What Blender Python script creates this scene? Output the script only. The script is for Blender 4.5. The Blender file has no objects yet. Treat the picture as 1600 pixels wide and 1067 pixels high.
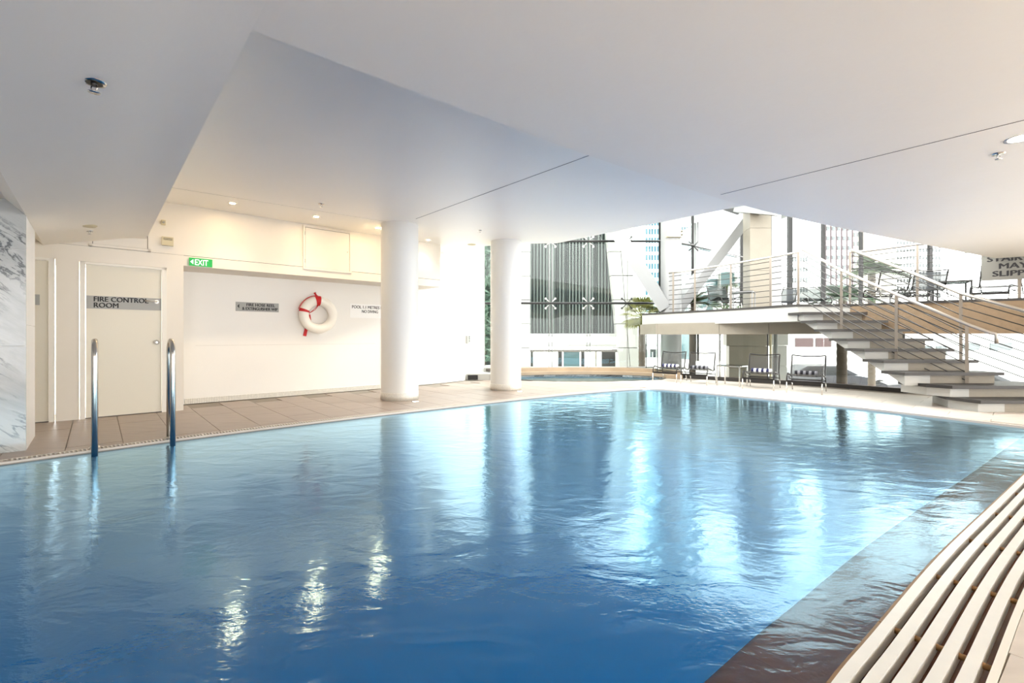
import bpy, bmesh, math, random
from mathutils import Vector, Matrix
random.seed(7)
R = math.radians
C = bpy.context.scene.collection
SC = bpy.context.scene
# ------------------------------------------------------------------ camera, sky, exposure
EYE = 1.15
FPX = 720.0
cam = bpy.data.cameras.new('camera'); camo = bpy.data.objects.new('camera', cam); C.objects.link(camo)
camo.location = (0, 0, EYE); camo.rotation_euler = (R(90), 0, 0)
cam.sensor_width = 36.0; cam.lens = 36.0 * FPX / 1600.0
cam.shift_y = -8.5 / 1600.0; cam.clip_start = 0.05; cam.clip_end = 600
SC.camera = camo
world = bpy.data.worlds.new('sky'); SC.world = world; world.use_nodes = True
wn = world.node_tree.nodes; wl = world.node_tree.links; wn.clear()
w_out = wn.new('ShaderNodeOutputWorld'); w_bg = wn.new('ShaderNodeBackground')
w_tc = wn.new('ShaderNodeTexCoord'); w_sep = wn.new('ShaderNodeSeparateXYZ'); w_ramp = wn.new('ShaderNodeValToRGB')
wl.new(w_tc.outputs['Generated'], w_sep.inputs[0]); wl.new(w_sep.outputs['Z'], w_ramp.inputs[0])
w_ramp.color_ramp.elements[0].position = 0.0; w_ramp.color_ramp.elements[0].color = (1.0, 0.99, 0.97, 1)
w_ramp.color_ramp.elements[1].position = 0.7; w_ramp.color_ramp.elements[1].color = (1.0, 0.99, 0.965, 1)
wl.new(w_ramp.outputs[0], w_bg.inputs[0]); w_bg.inputs[1].default_value = 3.4
wl.new(w_bg.outputs[0], w_out.inputs[0])
sun = bpy.data.lights.new('sun', 'SUN'); sun.energy = 2.2; sun.angle = R(12); sun.color = (1.0, 0.98, 0.96)
suno = bpy.data.objects.new('sun', sun); C.objects.link(suno); suno.rotation_euler = Vector((0.80, 0.28, 0.53)).to_track_quat('Z', 'Y').to_euler()
SC.view_settings.view_transform = 'Standard'; SC.view_settings.look = 'None'
SC.view_settings.gamma = 1.0; SC.view_settings.use_curve_mapping = False
SC.view_settings.exposure = 1.27
try:
    SC.cycles.max_bounces = 12; SC.cycles.diffuse_bounces = 8; SC.cycles.transparent_max_bounces = 24
    SC.cycles.sample_clamp_indirect = 40.0; SC.cycles.caustics_reflective = False
except Exception: pass

# ------------------------------------------------------------------ materials
def lin(c):
    return tuple((v / 255.0 / 12.92) if v / 255.0 <= 0.04045 else ((v / 255.0 + 0.055) / 1.055) ** 2.4 for v in c) + (1.0,)
MATS = {}
def mat(name, rgb, rough=0.5, metal=0.0, var=0.0, scale=4.0, bump=0.0, bscale=60.0, spec=None, emit=None, estr=0.0):
    if name in MATS: return MATS[name]
    m = bpy.data.materials.new(name); m.use_nodes = True
    nt = m.node_tree; b = nt.nodes['Principled BSDF']
    b.inputs['Base Color'].default_value = lin(rgb); b.inputs['Roughness'].default_value = rough
    b.inputs['Metallic'].default_value = metal
    if spec is not None: b.inputs['Specular IOR Level'].default_value = spec
    tc = nt.nodes.new('ShaderNodeTexCoord')
    n = nt.nodes.new('ShaderNodeTexNoise'); n.inputs['Scale'].default_value = scale; n.inputs['Detail'].default_value = 6
    nt.links.new(tc.outputs['Object'], n.inputs['Vector'])
    if var > 0:
        mx = nt.nodes.new('ShaderNodeMix'); mx.data_type = 'RGBA'
        c = lin(rgb)
        mx.inputs[6].default_value = tuple(v * (1 - var) for v in c[:3]) + (1,)
        mx.inputs[7].default_value = tuple(min(1, v * (1 + var * 0.6)) for v in c[:3]) + (1,)
        nt.links.new(n.outputs['Fac'], mx.inputs[0]); nt.links.new(mx.outputs[2], b.inputs['Base Color'])
    if bump > 0:
        n2 = nt.nodes.new('ShaderNodeTexNoise'); n2.inputs['Scale'].default_value = bscale; n2.inputs['Detail'].default_value = 4
        nt.links.new(tc.outputs['Object'], n2.inputs['Vector'])
        bp = nt.nodes.new('ShaderNodeBump'); bp.inputs['Strength'].default_value = bump; bp.inputs['Distance'].default_value = 0.01
        nt.links.new(n2.outputs['Fac'], bp.inputs['Height']); nt.links.new(bp.outputs[0], b.inputs['Normal'])
    if emit:
        b.inputs['Emission Color'].default_value = lin(emit); b.inputs['Emission Strength'].default_value = estr
    MATS[name] = m
    return m
M_wall = mat('wall_paint', (240, 238, 233), 0.55, var=0.02, scale=1.5, bump=0.05, bscale=40)
M_wallw = mat('door_wall_paint', (228, 221, 209), 0.5, var=0.02, scale=1.2)
M_ceil = mat('ceiling_paint', (254, 249, 238), 0.42, var=0.025, scale=1.2, bump=0.06, bscale=12)
M_sof = mat('render_paint_soffit', (252, 246, 234), 0.5, var=0.04, scale=1.0, bump=0.25, bscale=9)
M_col = mat('column_paint', (226, 225, 220), 0.4)
M_door = mat('door_paint', (222, 216, 200), 0.4)
M_trim = mat('gloss_white_trim', (232, 228, 218), 0.4)
M_seam = mat('dark_joint', (90, 84, 78), 0.8)
M_black = mat('black_gloss', (22, 20, 20), 0.4)
M_frame = mat('dark_bronze_frame', (20, 18, 18), 0.5)
M_steel = mat('brushed_steel', (200, 196, 190), 0.22, metal=1.0)
M_rail = mat('satin_rail_steel', (196, 188, 178), 0.34, metal=0.85)
M_bar = mat('steel_rod', (52, 50, 47), 0.4, metal=0.2)
M_railp = mat('rail_post', (128, 120, 110), 0.4, metal=0.6)
M_grate = mat('grate_bar', (232, 231, 226), 0.28, metal=0.1, var=0.06, scale=14)
M_edge = mat('grate_edge_brass', (150, 112, 70), 0.4, metal=0.3)
M_tread = mat('dark_tread_stone', (42, 38, 35), 0.5, var=0.1, scale=20)
M_stone = mat('beige_stone', (132, 125, 112), 0.6, var=0.12, scale=3.5, bump=0.3, bscale=25)
M_stone2 = mat('rough_sandstone', (138, 118, 94), 0.8, var=0.22, scale=9, bump=0.8, bscale=30)
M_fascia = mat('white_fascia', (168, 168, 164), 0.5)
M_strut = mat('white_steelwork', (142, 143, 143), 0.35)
M_ledge = mat('brown_ledge_stone', (150, 104, 80), 0.45, var=0.25, scale=7, bump=0.2)
M_channel = mat('channel_stone', (140, 84, 62), 0.25, var=0.3, scale=9)
M_spa = mat('spa_stone', (160, 140, 116), 0.35, var=0.35, scale=2.2, bump=0.1)
M_grout = mat('grout', (150, 142, 132), 0.8)
M_street = mat('street_concrete', (232, 231, 228), 0.8, var=0.05, scale=0.4)
M_terr = mat('terrace_paving', (215, 212, 205), 0.7, var=0.04, scale=0.7)
M_towhite = mat('tower_white', (226, 226, 224), 0.7)
M_towbeige = mat('tower_beige', (222, 212, 196), 0.7)
M_towglass = mat('tower_teal_glass', (24, 74, 88), 0.15)
M_towglass2 = mat('tower_grey_glass', (70, 76, 78), 0.2)
M_pavglass = mat('pavilion_pale_glass', (72, 98, 103), 0.1)
M_leaf = mat('palm_leaf', (52, 76, 26), 0.5, var=0.4, scale=3)
M_leafy = mat('yellow_palm_leaf', (112, 112, 52), 0.6, var=0.4, scale=3)
M_leafd = mat('deep_green_leaf', (18, 62, 26), 0.35, var=0.4, scale=2)
M_trunk = mat('palm_trunk', (84, 74, 64), 0.9, var=0.3, scale=14, bump=0.6, bscale=40)
M_bfr = mat('lounge_black_tube', (34, 31, 30), 0.35, metal=0.4)
M_red = mat('red_strap', (200, 22, 26), 0.55)
M_buoy = mat('buoy_white', (246, 242, 232), 0.4)
M_signg = mat('sign_silver', (162, 162, 158), 0.45)
M_signw = mat('sign_white', (246, 246, 244), 0.5)
M_ink = mat('sign_ink', (30, 30, 34), 0.6)
M_green = mat('exit_green', (10, 150, 60), 0.4, emit=(10, 150, 60), estr=0.25)
M_exitw = mat('exit_white', (250, 252, 250), 0.4, emit=(250, 255, 250), estr=0.4)
M_cream = mat('cream_plastic', (204, 192, 158), 0.5)
M_tow_w = mat('towel_white', (238, 238, 240), 0.9, bump=0.4, bscale=200)
M_tow_n = mat('towel_navy', (28, 30, 70), 0.9, bump=0.4, bscale=200)
M_tow_g = mat('towel_grey', (120, 120, 126), 0.9, bump=0.4, bscale=200)
M_tow_b = mat('towel_black', (22, 22, 30), 0.9, bump=0.4, bscale=200)
M_slat = mat('dark_blind', (30, 38, 36), 0.35, var=0.25, scale=1.5)
M_slat2 = mat('pale_blind_edge', (88, 97, 92), 0.4)
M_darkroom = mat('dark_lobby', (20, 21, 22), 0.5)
M_carb = mat('car_dark', (60, 60, 64), 0.25)
M_carw = mat('car_white', (225, 226, 228), 0.25)
M_tyre = mat('tyre', (30, 30, 30), 0.8)
M_lamp = mat('lamp_lens', (255, 250, 240), 0.4, emit=(255, 222, 170), estr=260)
M_lampw = mat('white_lamp_lens', (255, 255, 255), 0.4, emit=(255, 248, 235), estr=30)

def tile_mat(name, rgb, rough=0.35):
    m = mat(name, rgb, rough)
    nt = m.node_tree; b = nt.nodes['Principled BSDF']
    tc = nt.nodes.new('ShaderNodeTexCoord'); mp = nt.nodes.new('ShaderNodeMapping'); mp.inputs['Scale'].default_value = (1.2, 7, 1)
    mp.inputs['Rotation'].default_value = (0, 0, R(-42))
    n = nt.nodes.new('ShaderNodeTexNoise'); n.inputs['Scale'].default_value = 2.2; n.inputs['Detail'].default_value = 8
    nt.links.new(tc.outputs['Object'], mp.inputs[0]); nt.links.new(mp.outputs[0], n.inputs['Vector'])
    oi = nt.nodes.new('ShaderNodeObjectInfo')
    mx = nt.nodes.new('ShaderNodeMix'); mx.data_type = 'RGBA'; c = lin(rgb)
    mx.inputs[6].default_value = tuple(v * 0.72 for v in c[:3]) + (1,)
    mx.inputs[7].default_value = tuple(min(1, v * 1.22) for v in c[:3]) + (1,)
    ad = nt.nodes.new('ShaderNodeMath'); ad.operation = 'MULTIPLY_ADD'; ad.inputs[1].default_value = 0.14
    nt.links.new(oi.outputs['Random'], ad.inputs[0]); nt.links.new(n.outputs['Fac'], ad.inputs[2])
    nt.links.new(ad.outputs[0], mx.inputs[0]); nt.links.new(mx.outputs[2], b.inputs['Base Color'])
    return m
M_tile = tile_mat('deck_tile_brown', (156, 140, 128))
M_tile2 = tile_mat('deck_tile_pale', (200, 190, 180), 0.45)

def marble():
    m = mat('veined_marble', (196, 198, 197), 0.15)
    nt = m.node_tree; b = nt.nodes['Principled BSDF']; L = nt.links.new
    tc = nt.nodes.new('ShaderNodeTexCoord'); mp = nt.nodes.new('ShaderNodeMapping')
    m1 = nt.nodes.new('ShaderNodeMapping'); m1.inputs['Rotation'].default_value = (0, 0, R(-42))
    m2 = nt.nodes.new('ShaderNodeMapping'); m2.inputs['Rotation'].default_value = (0, R(-38), 0); mp.inputs['Scale'].default_value = (0.75, 0.9, 2.7)
    L(tc.outputs['Object'], m1.inputs[0]); L(m1.outputs[0], m2.inputs[0]); L(m2.outputs[0], mp.inputs[0])
    def vein(scale, w, seed):
        n = nt.nodes.new('ShaderNodeTexNoise'); n.noise_dimensions = '4D'; n.inputs['W'].default_value = seed
        n.inputs['Scale'].default_value = scale; n.inputs['Detail'].default_value = 10; n.inputs['Roughness'].default_value = 0.62; n.inputs['Distortion'].default_value = 0.7
        L(mp.outputs[0], n.inputs['Vector'])
        a = nt.nodes.new('ShaderNodeMath'); a.operation = 'SUBTRACT'; a.inputs[1].default_value = 0.5; L(n.outputs['Fac'], a.inputs[0])
        c = nt.nodes.new('ShaderNodeMath'); c.operation = 'ABSOLUTE'; L(a.outputs[0], c.inputs[0])
        d = nt.nodes.new('ShaderNodeMapRange'); d.inputs['From Max'].default_value = w; d.inputs['To Min'].default_value = 1; d.inputs['To Max'].default_value = 0; L(c.outputs[0], d.inputs['Value'])
        return d
    v1 = vein(1.5, 0.022, 1.0); v2 = vein(0.9, 0.11, 4.0)
    mask = nt.nodes.new('ShaderNodeTexNoise'); mask.inputs['Scale'].default_value = 1.3; L(tc.outputs['Object'], mask.inputs['Vector'])
    mr = nt.nodes.new('ShaderNodeMapRange'); mr.inputs['From Min'].default_value = 0.42; mr.inputs['From Max'].default_value = 0.6; L(mask.outputs['Fac'], mr.inputs['Value'])
    p = nt.nodes.new('ShaderNodeMath'); p.operation = 'MULTIPLY'; L(v1.outputs[0], p.inputs[0]); L(mr.outputs[0], p.inputs[1])
    q = nt.nodes.new('ShaderNodeMath'); q.operation = 'MULTIPLY_ADD'; q.inputs[1].default_value = 0.3; L(v2.outputs[0], q.inputs[0]); L(p.outputs[0], q.inputs[2])
    mx = nt.nodes.new('ShaderNodeMix'); mx.data_type = 'RGBA'; mx.clamp_factor = True
    mx.inputs[6].default_value = lin((200, 202, 200)); mx.inputs[7].default_value = lin((98, 102, 104))
    L(q.outputs[0], mx.inputs[0]); L(mx.outputs[2], b.inputs['Base Color'])
    return m
M_marble = marble()

def mosaic(name, rgb, g, size):
    m = mat(name, rgb, 0.3)
    nt = m.node_tree; b = nt.nodes['Principled BSDF']
    tc = nt.nodes.new('ShaderNodeTexCoord')
    br = nt.nodes.new('ShaderNodeTexBrick'); br.offset = 0; br.inputs['Scale'].default_value = 1.0
    br.inputs['Brick Width'].default_value = size; br.inputs['Row Height'].default_value = size; br.inputs['Mortar Size'].default_value = size * 0.07
    br.inputs['Color1'].default_value = lin(rgb); br.inputs['Color2'].default_value = lin(tuple(int(v * 0.96) for v in rgb)); br.inputs['Mortar'].default_value = lin(g)
    nt.links.new(tc.outputs['UV'], br.inputs['Vector']); nt.links.new(br.outputs['Color'], b.inputs['Base Color'])
    return m
M_mosaic = mosaic('skirting_mosaic', (236, 232, 222), (150, 144, 132), 0.025)

def basin():
    m = mat('blue_pool_mosaic', (14, 104, 176), 0.5)
    nt = m.node_tree; b = nt.nodes['Principled BSDF']
    tc = nt.nodes.new('ShaderNodeTexCoord'); n = nt.nodes.new('ShaderNodeTexNoise'); n.inputs['Scale'].default_value = 0.5; n.inputs['Detail'].default_value = 3
    nt.links.new(tc.outputs['Object'], n.inputs['Vector'])
    mx = nt.nodes.new('ShaderNodeMix'); mx.data_type = 'RGBA'
    mx.inputs[6].default_value = lin((4, 116, 205)); mx.inputs[7].default_value = lin((22, 158, 222))
    nt.links.new(n.outputs['Fac'], mx.inputs[0]); nt.links.new(mx.outputs[2], b.inputs['Base Color'])
    return m
M_basin = basin()

def water(name, tint, rough=0.06, strength=0.35, boost=2.7, body=None, bfac=0.0):
    m = bpy.data.materials.new(name); m.use_nodes = True; nt = m.node_tree; nt.nodes.clear()
    out = nt.nodes.new('ShaderNodeOutputMaterial'); mix = nt.nodes.new('ShaderNodeMixShader')
    tr = nt.nodes.new('ShaderNodeBsdfTransparent'); tr.inputs[0].default_value = tint
    gl = nt.nodes.new('ShaderNodeBsdfGlossy'); gl.inputs['Roughness'].default_value = rough; gl.inputs[0].default_value = (0.55, 0.82, 1.0, 1)
    fr = nt.nodes.new('ShaderNodeFresnel'); fr.inputs['IOR'].default_value = 1.34
    mul = nt.nodes.new('ShaderNodeMath'); mul.operation = 'MULTIPLY'; mul.use_clamp = True; mul.inputs[1].default_value = boost
    tc = nt.nodes.new('ShaderNodeTexCoord')
    mp = nt.nodes.new('ShaderNodeMapping'); mp.inputs['Scale'].default_value = (1.0, 1.7, 1); mp.inputs['Rotation'].default_value = (0, 0, R(12))
    n1 = nt.nodes.new('ShaderNodeTexNoise'); n1.inputs['Scale'].default_value = 3.0; n1.inputs['Detail'].default_value = 3; n1.inputs['Distortion'].default_value = 0.6
    n2 = nt.nodes.new('ShaderNodeTexNoise'); n2.inputs['Scale'].default_value = 34.0; n2.inputs['Detail'].default_value = 3
    nt.links.new(tc.outputs['Object'], mp.inputs[0]); nt.links.new(mp.outputs[0], n1.inputs['Vector']); nt.links.new(mp.outputs[0], n2.inputs['Vector'])
    ad = nt.nodes.new('ShaderNodeMath'); ad.operation = 'MULTIPLY_ADD'; ad.inputs[1].default_value = 0.10
    nt.links.new(n2.outputs['Fac'], ad.inputs[0]); nt.links.new(n1.outputs['Fac'], ad.inputs[2])
    bp = nt.nodes.new('ShaderNodeBump'); bp.inputs['Strength'].default_value = strength; bp.inputs['Distance'].default_value = 0.03
    nt.links.new(ad.outputs[0], bp.inputs['Height'])
    nt.links.new(bp.outputs[0], gl.inputs['Normal']); nt.links.new(bp.outputs[0], fr.inputs['Normal'])
    nt.links.new(fr.outputs[0], mul.inputs[0]); nt.links.new(mul.outputs[0], mix.inputs[0])
    if body:
        df = nt.nodes.new('ShaderNodeBsdfDiffuse'); df.inputs[0].default_value = lin(body); mb_ = nt.nodes.new('ShaderNodeMixShader'); mb_.inputs[0].default_value = bfac
        nt.links.new(tr.outputs[0], mb_.inputs[1]); nt.links.new(df.outputs[0], mb_.inputs[2]); nt.links.new(mb_.outputs[0], mix.inputs[1])
    else: nt.links.new(tr.outputs[0], mix.inputs[1])
    nt.links.new(gl.outputs[0], mix.inputs[2]); nt.links.new(mix.outputs[0], out.inputs[0])
    return m
M_water = water('pool_water', (0.5, 0.85, 1.0, 1), 0.12, 0.2, body=(0, 104, 176), bfac=0.72)
M_shallow = water('shallow_water', (0.95, 0.98, 1.0, 1), 0.10, 0.2, boost=1.7)
M_spawater = water('spa_water', (0.85, 0.93, 0.95, 1), 0.08, 0.2)

def glass(name, tint=(0.95, 0.98, 0.97, 1), k=0.45):
    m = bpy.data.materials.new(name); m.use_nodes = True; nt = m.node_tree; nt.nodes.clear()
    out = nt.nodes.new('ShaderNodeOutputMaterial'); mix = nt.nodes.new('ShaderNodeMixShader')
    tr = nt.nodes.new('ShaderNodeBsdfTransparent'); tr.inputs[0].default_value = tint
    gl = nt.nodes.new('ShaderNodeBsdfGlossy'); gl.inputs['Roughness'].default_value = 0.01
    fr = nt.nodes.new('ShaderNodeFresnel'); fr.inputs['IOR'].default_value = 1.45
    mul = nt.nodes.new('ShaderNodeMath'); mul.operation = 'MULTIPLY'; mul.inputs[1].default_value = k
    nt.links.new(fr.outputs[0], mul.inputs[0]); nt.links.new(mul.outputs[0], mix.inputs[0])
    nt.links.new(tr.outputs[0], mix.inputs[1]); nt.links.new(gl.outputs[0], mix.inputs[2]); nt.links.new(mix.outputs[0], out.inputs[0])
    return m
M_glass = glass('clear_glass')
M_glasst = glass('smoked_table_glass', (0.6, 0.64, 0.63, 1), 1.0)
def meshcloth(name, rgb, t):
    m = mat(name, rgb, 0.7); nt = m.node_tree; b = nt.nodes['Principled BSDF']; out = nt.nodes['Material Output']
    tr = nt.nodes.new('ShaderNodeBsdfTransparent'); mix = nt.nodes.new('ShaderNodeMixShader'); mix.inputs[0].default_value = t
    nt.links.new(b.outputs[0], mix.inputs[1]); nt.links.new(tr.outputs[0], mix.inputs[2]); nt.links.new(mix.outputs[0], out.inputs[0])
    return m
M_sling = meshcloth('black_mesh_sling', (58, 56, 54), 0.42)
M_slingd = meshcloth('dark_green_mesh_sling', (22, 34, 32), 0.15)
M_slingg = meshcloth('grey_mesh_sling', (92, 96, 100), 0.1)

# ------------------------------------------------------------------ mesh helpers
def wloc(o):
    v = Vector((0, 0, 0))
    while o is not None:
        v = v + Vector(o.location); o = o.parent
    return v
class MB:
    def __init__(s): s.v = []; s.f = []; s.sm = []
    def add(s, vs, fs, smooth=False):
        b = len(s.v); s.v += [tuple(p) for p in vs]; s.f += [tuple(i + b for i in q) for q in fs]; s.sm += [smooth] * len(fs); return s
    def box(s, c, sz, rz=0.0, bev=0.0):
        hx, hy, hz = sz[0] / 2, sz[1] / 2, sz[2] / 2
        ca, sa = math.cos(rz), math.sin(rz); vs = []
        for x, y, z in ((-hx, -hy, -hz), (hx, -hy, -hz), (hx, hy, -hz), (-hx, hy, -hz), (-hx, -hy, hz), (hx, -hy, hz), (hx, hy, hz), (-hx, hy, hz)):
            vs.append((c[0] + x * ca - y * sa, c[1] + x * sa + y * ca, c[2] + z))
        return s.add(vs, [(0, 3, 2, 1), (4, 5, 6, 7), (0, 1, 5, 4), (1, 2, 6, 5), (2, 3, 7, 6), (3, 0, 4, 7)])
    def prism(s, poly, z0, z1):
        n = len(poly); a = sum(poly[i][0] * poly[(i + 1) % n][1] - poly[(i + 1) % n][0] * poly[i][1] for i in range(n))
        if a < 0: poly = poly[::-1]
        vs = [(p[0], p[1], z0) for p in poly] + [(p[0], p[1], z1) for p in poly]
        fs = [tuple(range(n - 1, -1, -1)), tuple(range(n, 2 * n))] + [(i, (i + 1) % n, (i + 1) % n + n, i + n) for i in range(n)]
        return s.add(vs, fs)
    def extr(s, poly3, d):   # planar polygon extruded by vector d
        n = len(poly3); d = Vector(d)
        vs = [tuple(p) for p in poly3] + [tuple(Vector(p) + d) for p in poly3]
        fs = [tuple(range(n - 1, -1, -1)), tuple(range(n, 2 * n))] + [(i, (i + 1) % n, (i + 1) % n + n, i + n) for i in range(n)]
        return s.add(vs, fs)
    def cyl(s, p0, p1, r0, r1=None, seg=12):
        return s.tube([p0, p1], r0, seg, r1=r1)
    def tube(s, path, r, seg=8, r1=None, cap=True):
        P = [Vector(p) for p in path]; n = len(P)
        if r1 is None: r1 = r
        vs = []; up = None
        for i in range(n):
            t = (P[min(i + 1, n - 1)] - P[max(i - 1, 0)]).normalized()
            if up is None: up = Vector((0, 0, 1)) if abs(t.z) < 0.9 else Vector((1, 0, 0))
            a = t.cross(up)
            if a.length < 1e-4: a = t.cross(Vector((0, 1, 0)))
            a.normalize(); b = a.cross(t).normalized(); up = b
            rr = r + (r1 - r) * i / max(1, n - 1)
            for k in range(seg):
                q = 2 * math.pi * k / seg
                vs.append(P[i] + a * (rr * math.cos(q)) + b * (rr * math.sin(q)))
        fs = []
        for i in range(n - 1):
            for k in range(seg):
                k2 = (k + 1) % seg; fs.append((i * seg + k, i * seg + k2, (i + 1) * seg + k2, (i + 1) * seg + k))
        s.add(vs, fs, True)
        if cap:
            b = len(s.v) - len(vs); s.f.append(tuple(b + k for k in range(seg - 1, -1, -1))); s.sm.append(False)
            s.f.append(tuple(b + (n - 1) * seg + k for k in range(seg))); s.sm.append(False)
        return s
    def lathe(s, prof, c=(0, 0, 0), seg=32):
        vs = []; m = len(prof)
        for k in range(seg):
            q = 2 * math.pi * k / seg
            for r, z in prof: vs.append((c[0] + r * math.cos(q), c[1] + r * math.sin(q), c[2] + z))
        fs = []
        for k in range(seg):
            k2 = (k + 1) % seg
            for j in range(m - 1): fs.append((k * m + j, k2 * m + j, k2 * m + j + 1, k * m + j + 1))
        return s.add(vs, fs, True)
    def bar(s, p0, p1, w, h, up=(0, 0, 1)):
        p0 = Vector(p0); p1 = Vector(p1); t = (p1 - p0).normalized(); a = t.cross(Vector(up))
        if a.length < 1e-4: a = Vector((1, 0, 0))
        a.normalize(); b = a.cross(t).normalized(); vs = []
        for p in (p0, p1):
            for x, y in ((-1, -1), (1, -1), (1, 1), (-1, 1)): vs.append(p + a * (x * w / 2) + b * (y * h / 2))
        return s.add(vs, [(0, 1, 2, 3), (7, 6, 5, 4), (0, 4, 5, 1), (1, 5, 6, 2), (2, 6, 7, 3), (3, 7, 4, 0)])
    def build(s, name, m, parent=None, kind=None, label=None, cat=None, group=None, loc=None):
        me = bpy.data.meshes.new(name)
        off = wloc(parent) if parent is not None else Vector((0, 0, 0))
        if loc is not None: off = off + Vector(loc) if parent is not None else Vector(loc)
        me.from_pydata([tuple(Vector(p) - off) for p in s.v], [], s.f); me.update()
        me.polygons.foreach_set('use_smooth', s.sm)
        bm = bmesh.new(); bm.from_mesh(me); bmesh.ops.recalc_face_normals(bm, faces=bm.faces); bm.to_mesh(me); bm.free()
        me.materials.append(m)
        o = bpy.data.objects.new(name, me); C.objects.link(o)
        if parent is not None: o.parent = parent
        if loc is not None: o.location = loc
        return tag(o, label, cat, group, kind)
def tag(o, label=None, cat=None, group=None, kind=None):
    if label: o['label'] = label
    if cat: o['category'] = cat
    if group: o['group'] = group
    if kind: o['kind'] = kind
    return o
def thing(name, label, cat, loc=(0, 0, 0), group=None, rz=0.0):
    o = bpy.data.objects.new(name, None); o.empty_display_size = 0.1; C.objects.link(o)
    o.location = loc; o.rotation_euler = (0, 0, rz)
    return tag(o, label, cat, group)
def struct_root(name, loc=(0, 0, 0)):
    o = bpy.data.objects.new(name, None); o.empty_display_size = 0.1; C.objects.link(o); o.location = loc; o['kind'] = 'structure'; return o
KIDS = {}
def copy_tree(o, loc, rz, label=None, group=None):
    c = o.copy(); C.objects.link(c); c.location = loc; c.rotation_euler = (0, 0, rz)
    if label: c['label'] = label
    if group: c['group'] = group
    for ch in [x for x in bpy.data.objects if x.parent == o]:
        d = ch.copy(); C.objects.link(d); d.parent = c
        for g in [x for x in bpy.data.objects if x.parent == ch]:
            e = g.copy(); C.objects.link(e); e.parent = d
    return c
def set_mat(root, name, m):
    for ch in [x for x in bpy.data.objects if x.parent == root]:
        if ch.name.split('.')[0] == name:
            ch.data = ch.data.copy(); ch.data.materials[0] = m
def uv_wall(o, d):
    me = o.data; uv = me.uv_layers.new(name='UVMap')
    for p in me.polygons:
        for li in p.loop_indices:
            co = me.vertices[me.loops[li].vertex_index].co
            uv.data[li].uv = (co.x * d[0] + co.y * d[1], co.z)
# plane frame helpers: pixel (of the 1600x1067 survey photo) on a horizontal level -> real position
def W(x, y, z=0.0):
    D = FPX * (EYE - z) / (y - 525.0); return Vector(((x - 800.0) / FPX * D, D, z))
def at(px, D): return (px - 800.0) / FPX * D
U = Vector((0.743, 0.669, 0)); V = Vector((-0.669, 0.743, 0))     # along / away through the left wall
def uv(u, v, z=0.0): return Vector((U.x * u + V.x * v, U.y * u + V.y * v, z))
def smooth(path, sub=6):
    P = [Vector((p[0], p[1])) for p in path]; out = []
    for i in range(len(P) - 1):
        p0 = P[max(i - 1, 0)]; p1 = P[i]; p2 = P[i + 1]; p3 = P[min(i + 2, len(P) - 1)]
        for k in range(sub):
            t = k / sub
            q = 0.5 * ((2 * p1) + (p2 - p0) * t + (2 * p0 - 5 * p1 + 4 * p2 - p3) * t * t + (3 * p1 - p0 - 3 * p2 + p3) * t ** 3)
            out.append((q.x, q.y))
    out.append((P[-1].x, P[-1].y)); return out
def offset(path, d):
    n = len(path); out = []
    for i in range(n):
        a = Vector(path[max(i - 1, 0)]); b = Vector(path[min(i + 1, n - 1)]); t = (b - a).normalized()
        out.append((path[i][0] - t.y * d, path[i][1] + t.x * d))
    return out
def ribbon(mb, path, d0, d1, z0, z1):
    a = offset(path, d0); b = offset(path, d1); n = len(path); vs = []
    for i in range(n):
        vs += [(a[i][0], a[i][1], z0), (b[i][0], b[i][1], z0), (b[i][0], b[i][1], z1), (a[i][0], a[i][1], z1)]
    fs = []
    for i in range(n - 1):
        for k in range(4):
            k2 = (k + 1) % 4; fs.append((i * 4 + k, i * 4 + k2, i * 4 + 4 + k2, i * 4 + 4 + k))
    fs += [(3, 2, 1, 0), tuple((n - 1) * 4 + k for k in range(4))]
    mb.add(vs, fs)
def holed(name, outer, holes, z, m, parent=None, thick=0.0, kind=None):
    bm = bmesh.new(); edges = []
    for loop in [outer] + holes:
        vs = [bm.verts.new((p[0], p[1], z)) for p in loop]
        for i in range(len(vs)): edges.append(bm.edges.new((vs[i], vs[(i + 1) % len(vs)])))
    bmesh.ops.triangle_fill(bm, use_beauty=True, use_dissolve=False, edges=edges)
    if thick:
        r = bmesh.ops.extrude_face_region(bm, geom=bm.faces[:])
        for v in [g for g in r['geom'] if isinstance(g, bmesh.types.BMVert)]: v.co.z -= thick
    bmesh.ops.recalc_face_normals(bm, faces=bm.faces)
    if not thick:
        for f_ in bm.faces:
            f_.normal_update()
            if f_.normal.z < 0: f_.normal_flip()
    me = bpy.data.meshes.new(name); bm.to_mesh(me); bm.free(); me.materials.append(m)
    o = bpy.data.objects.new(name, me); C.objects.link(o)
    if parent is not None: o.parent = parent
    return tag(o, kind=kind)
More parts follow.
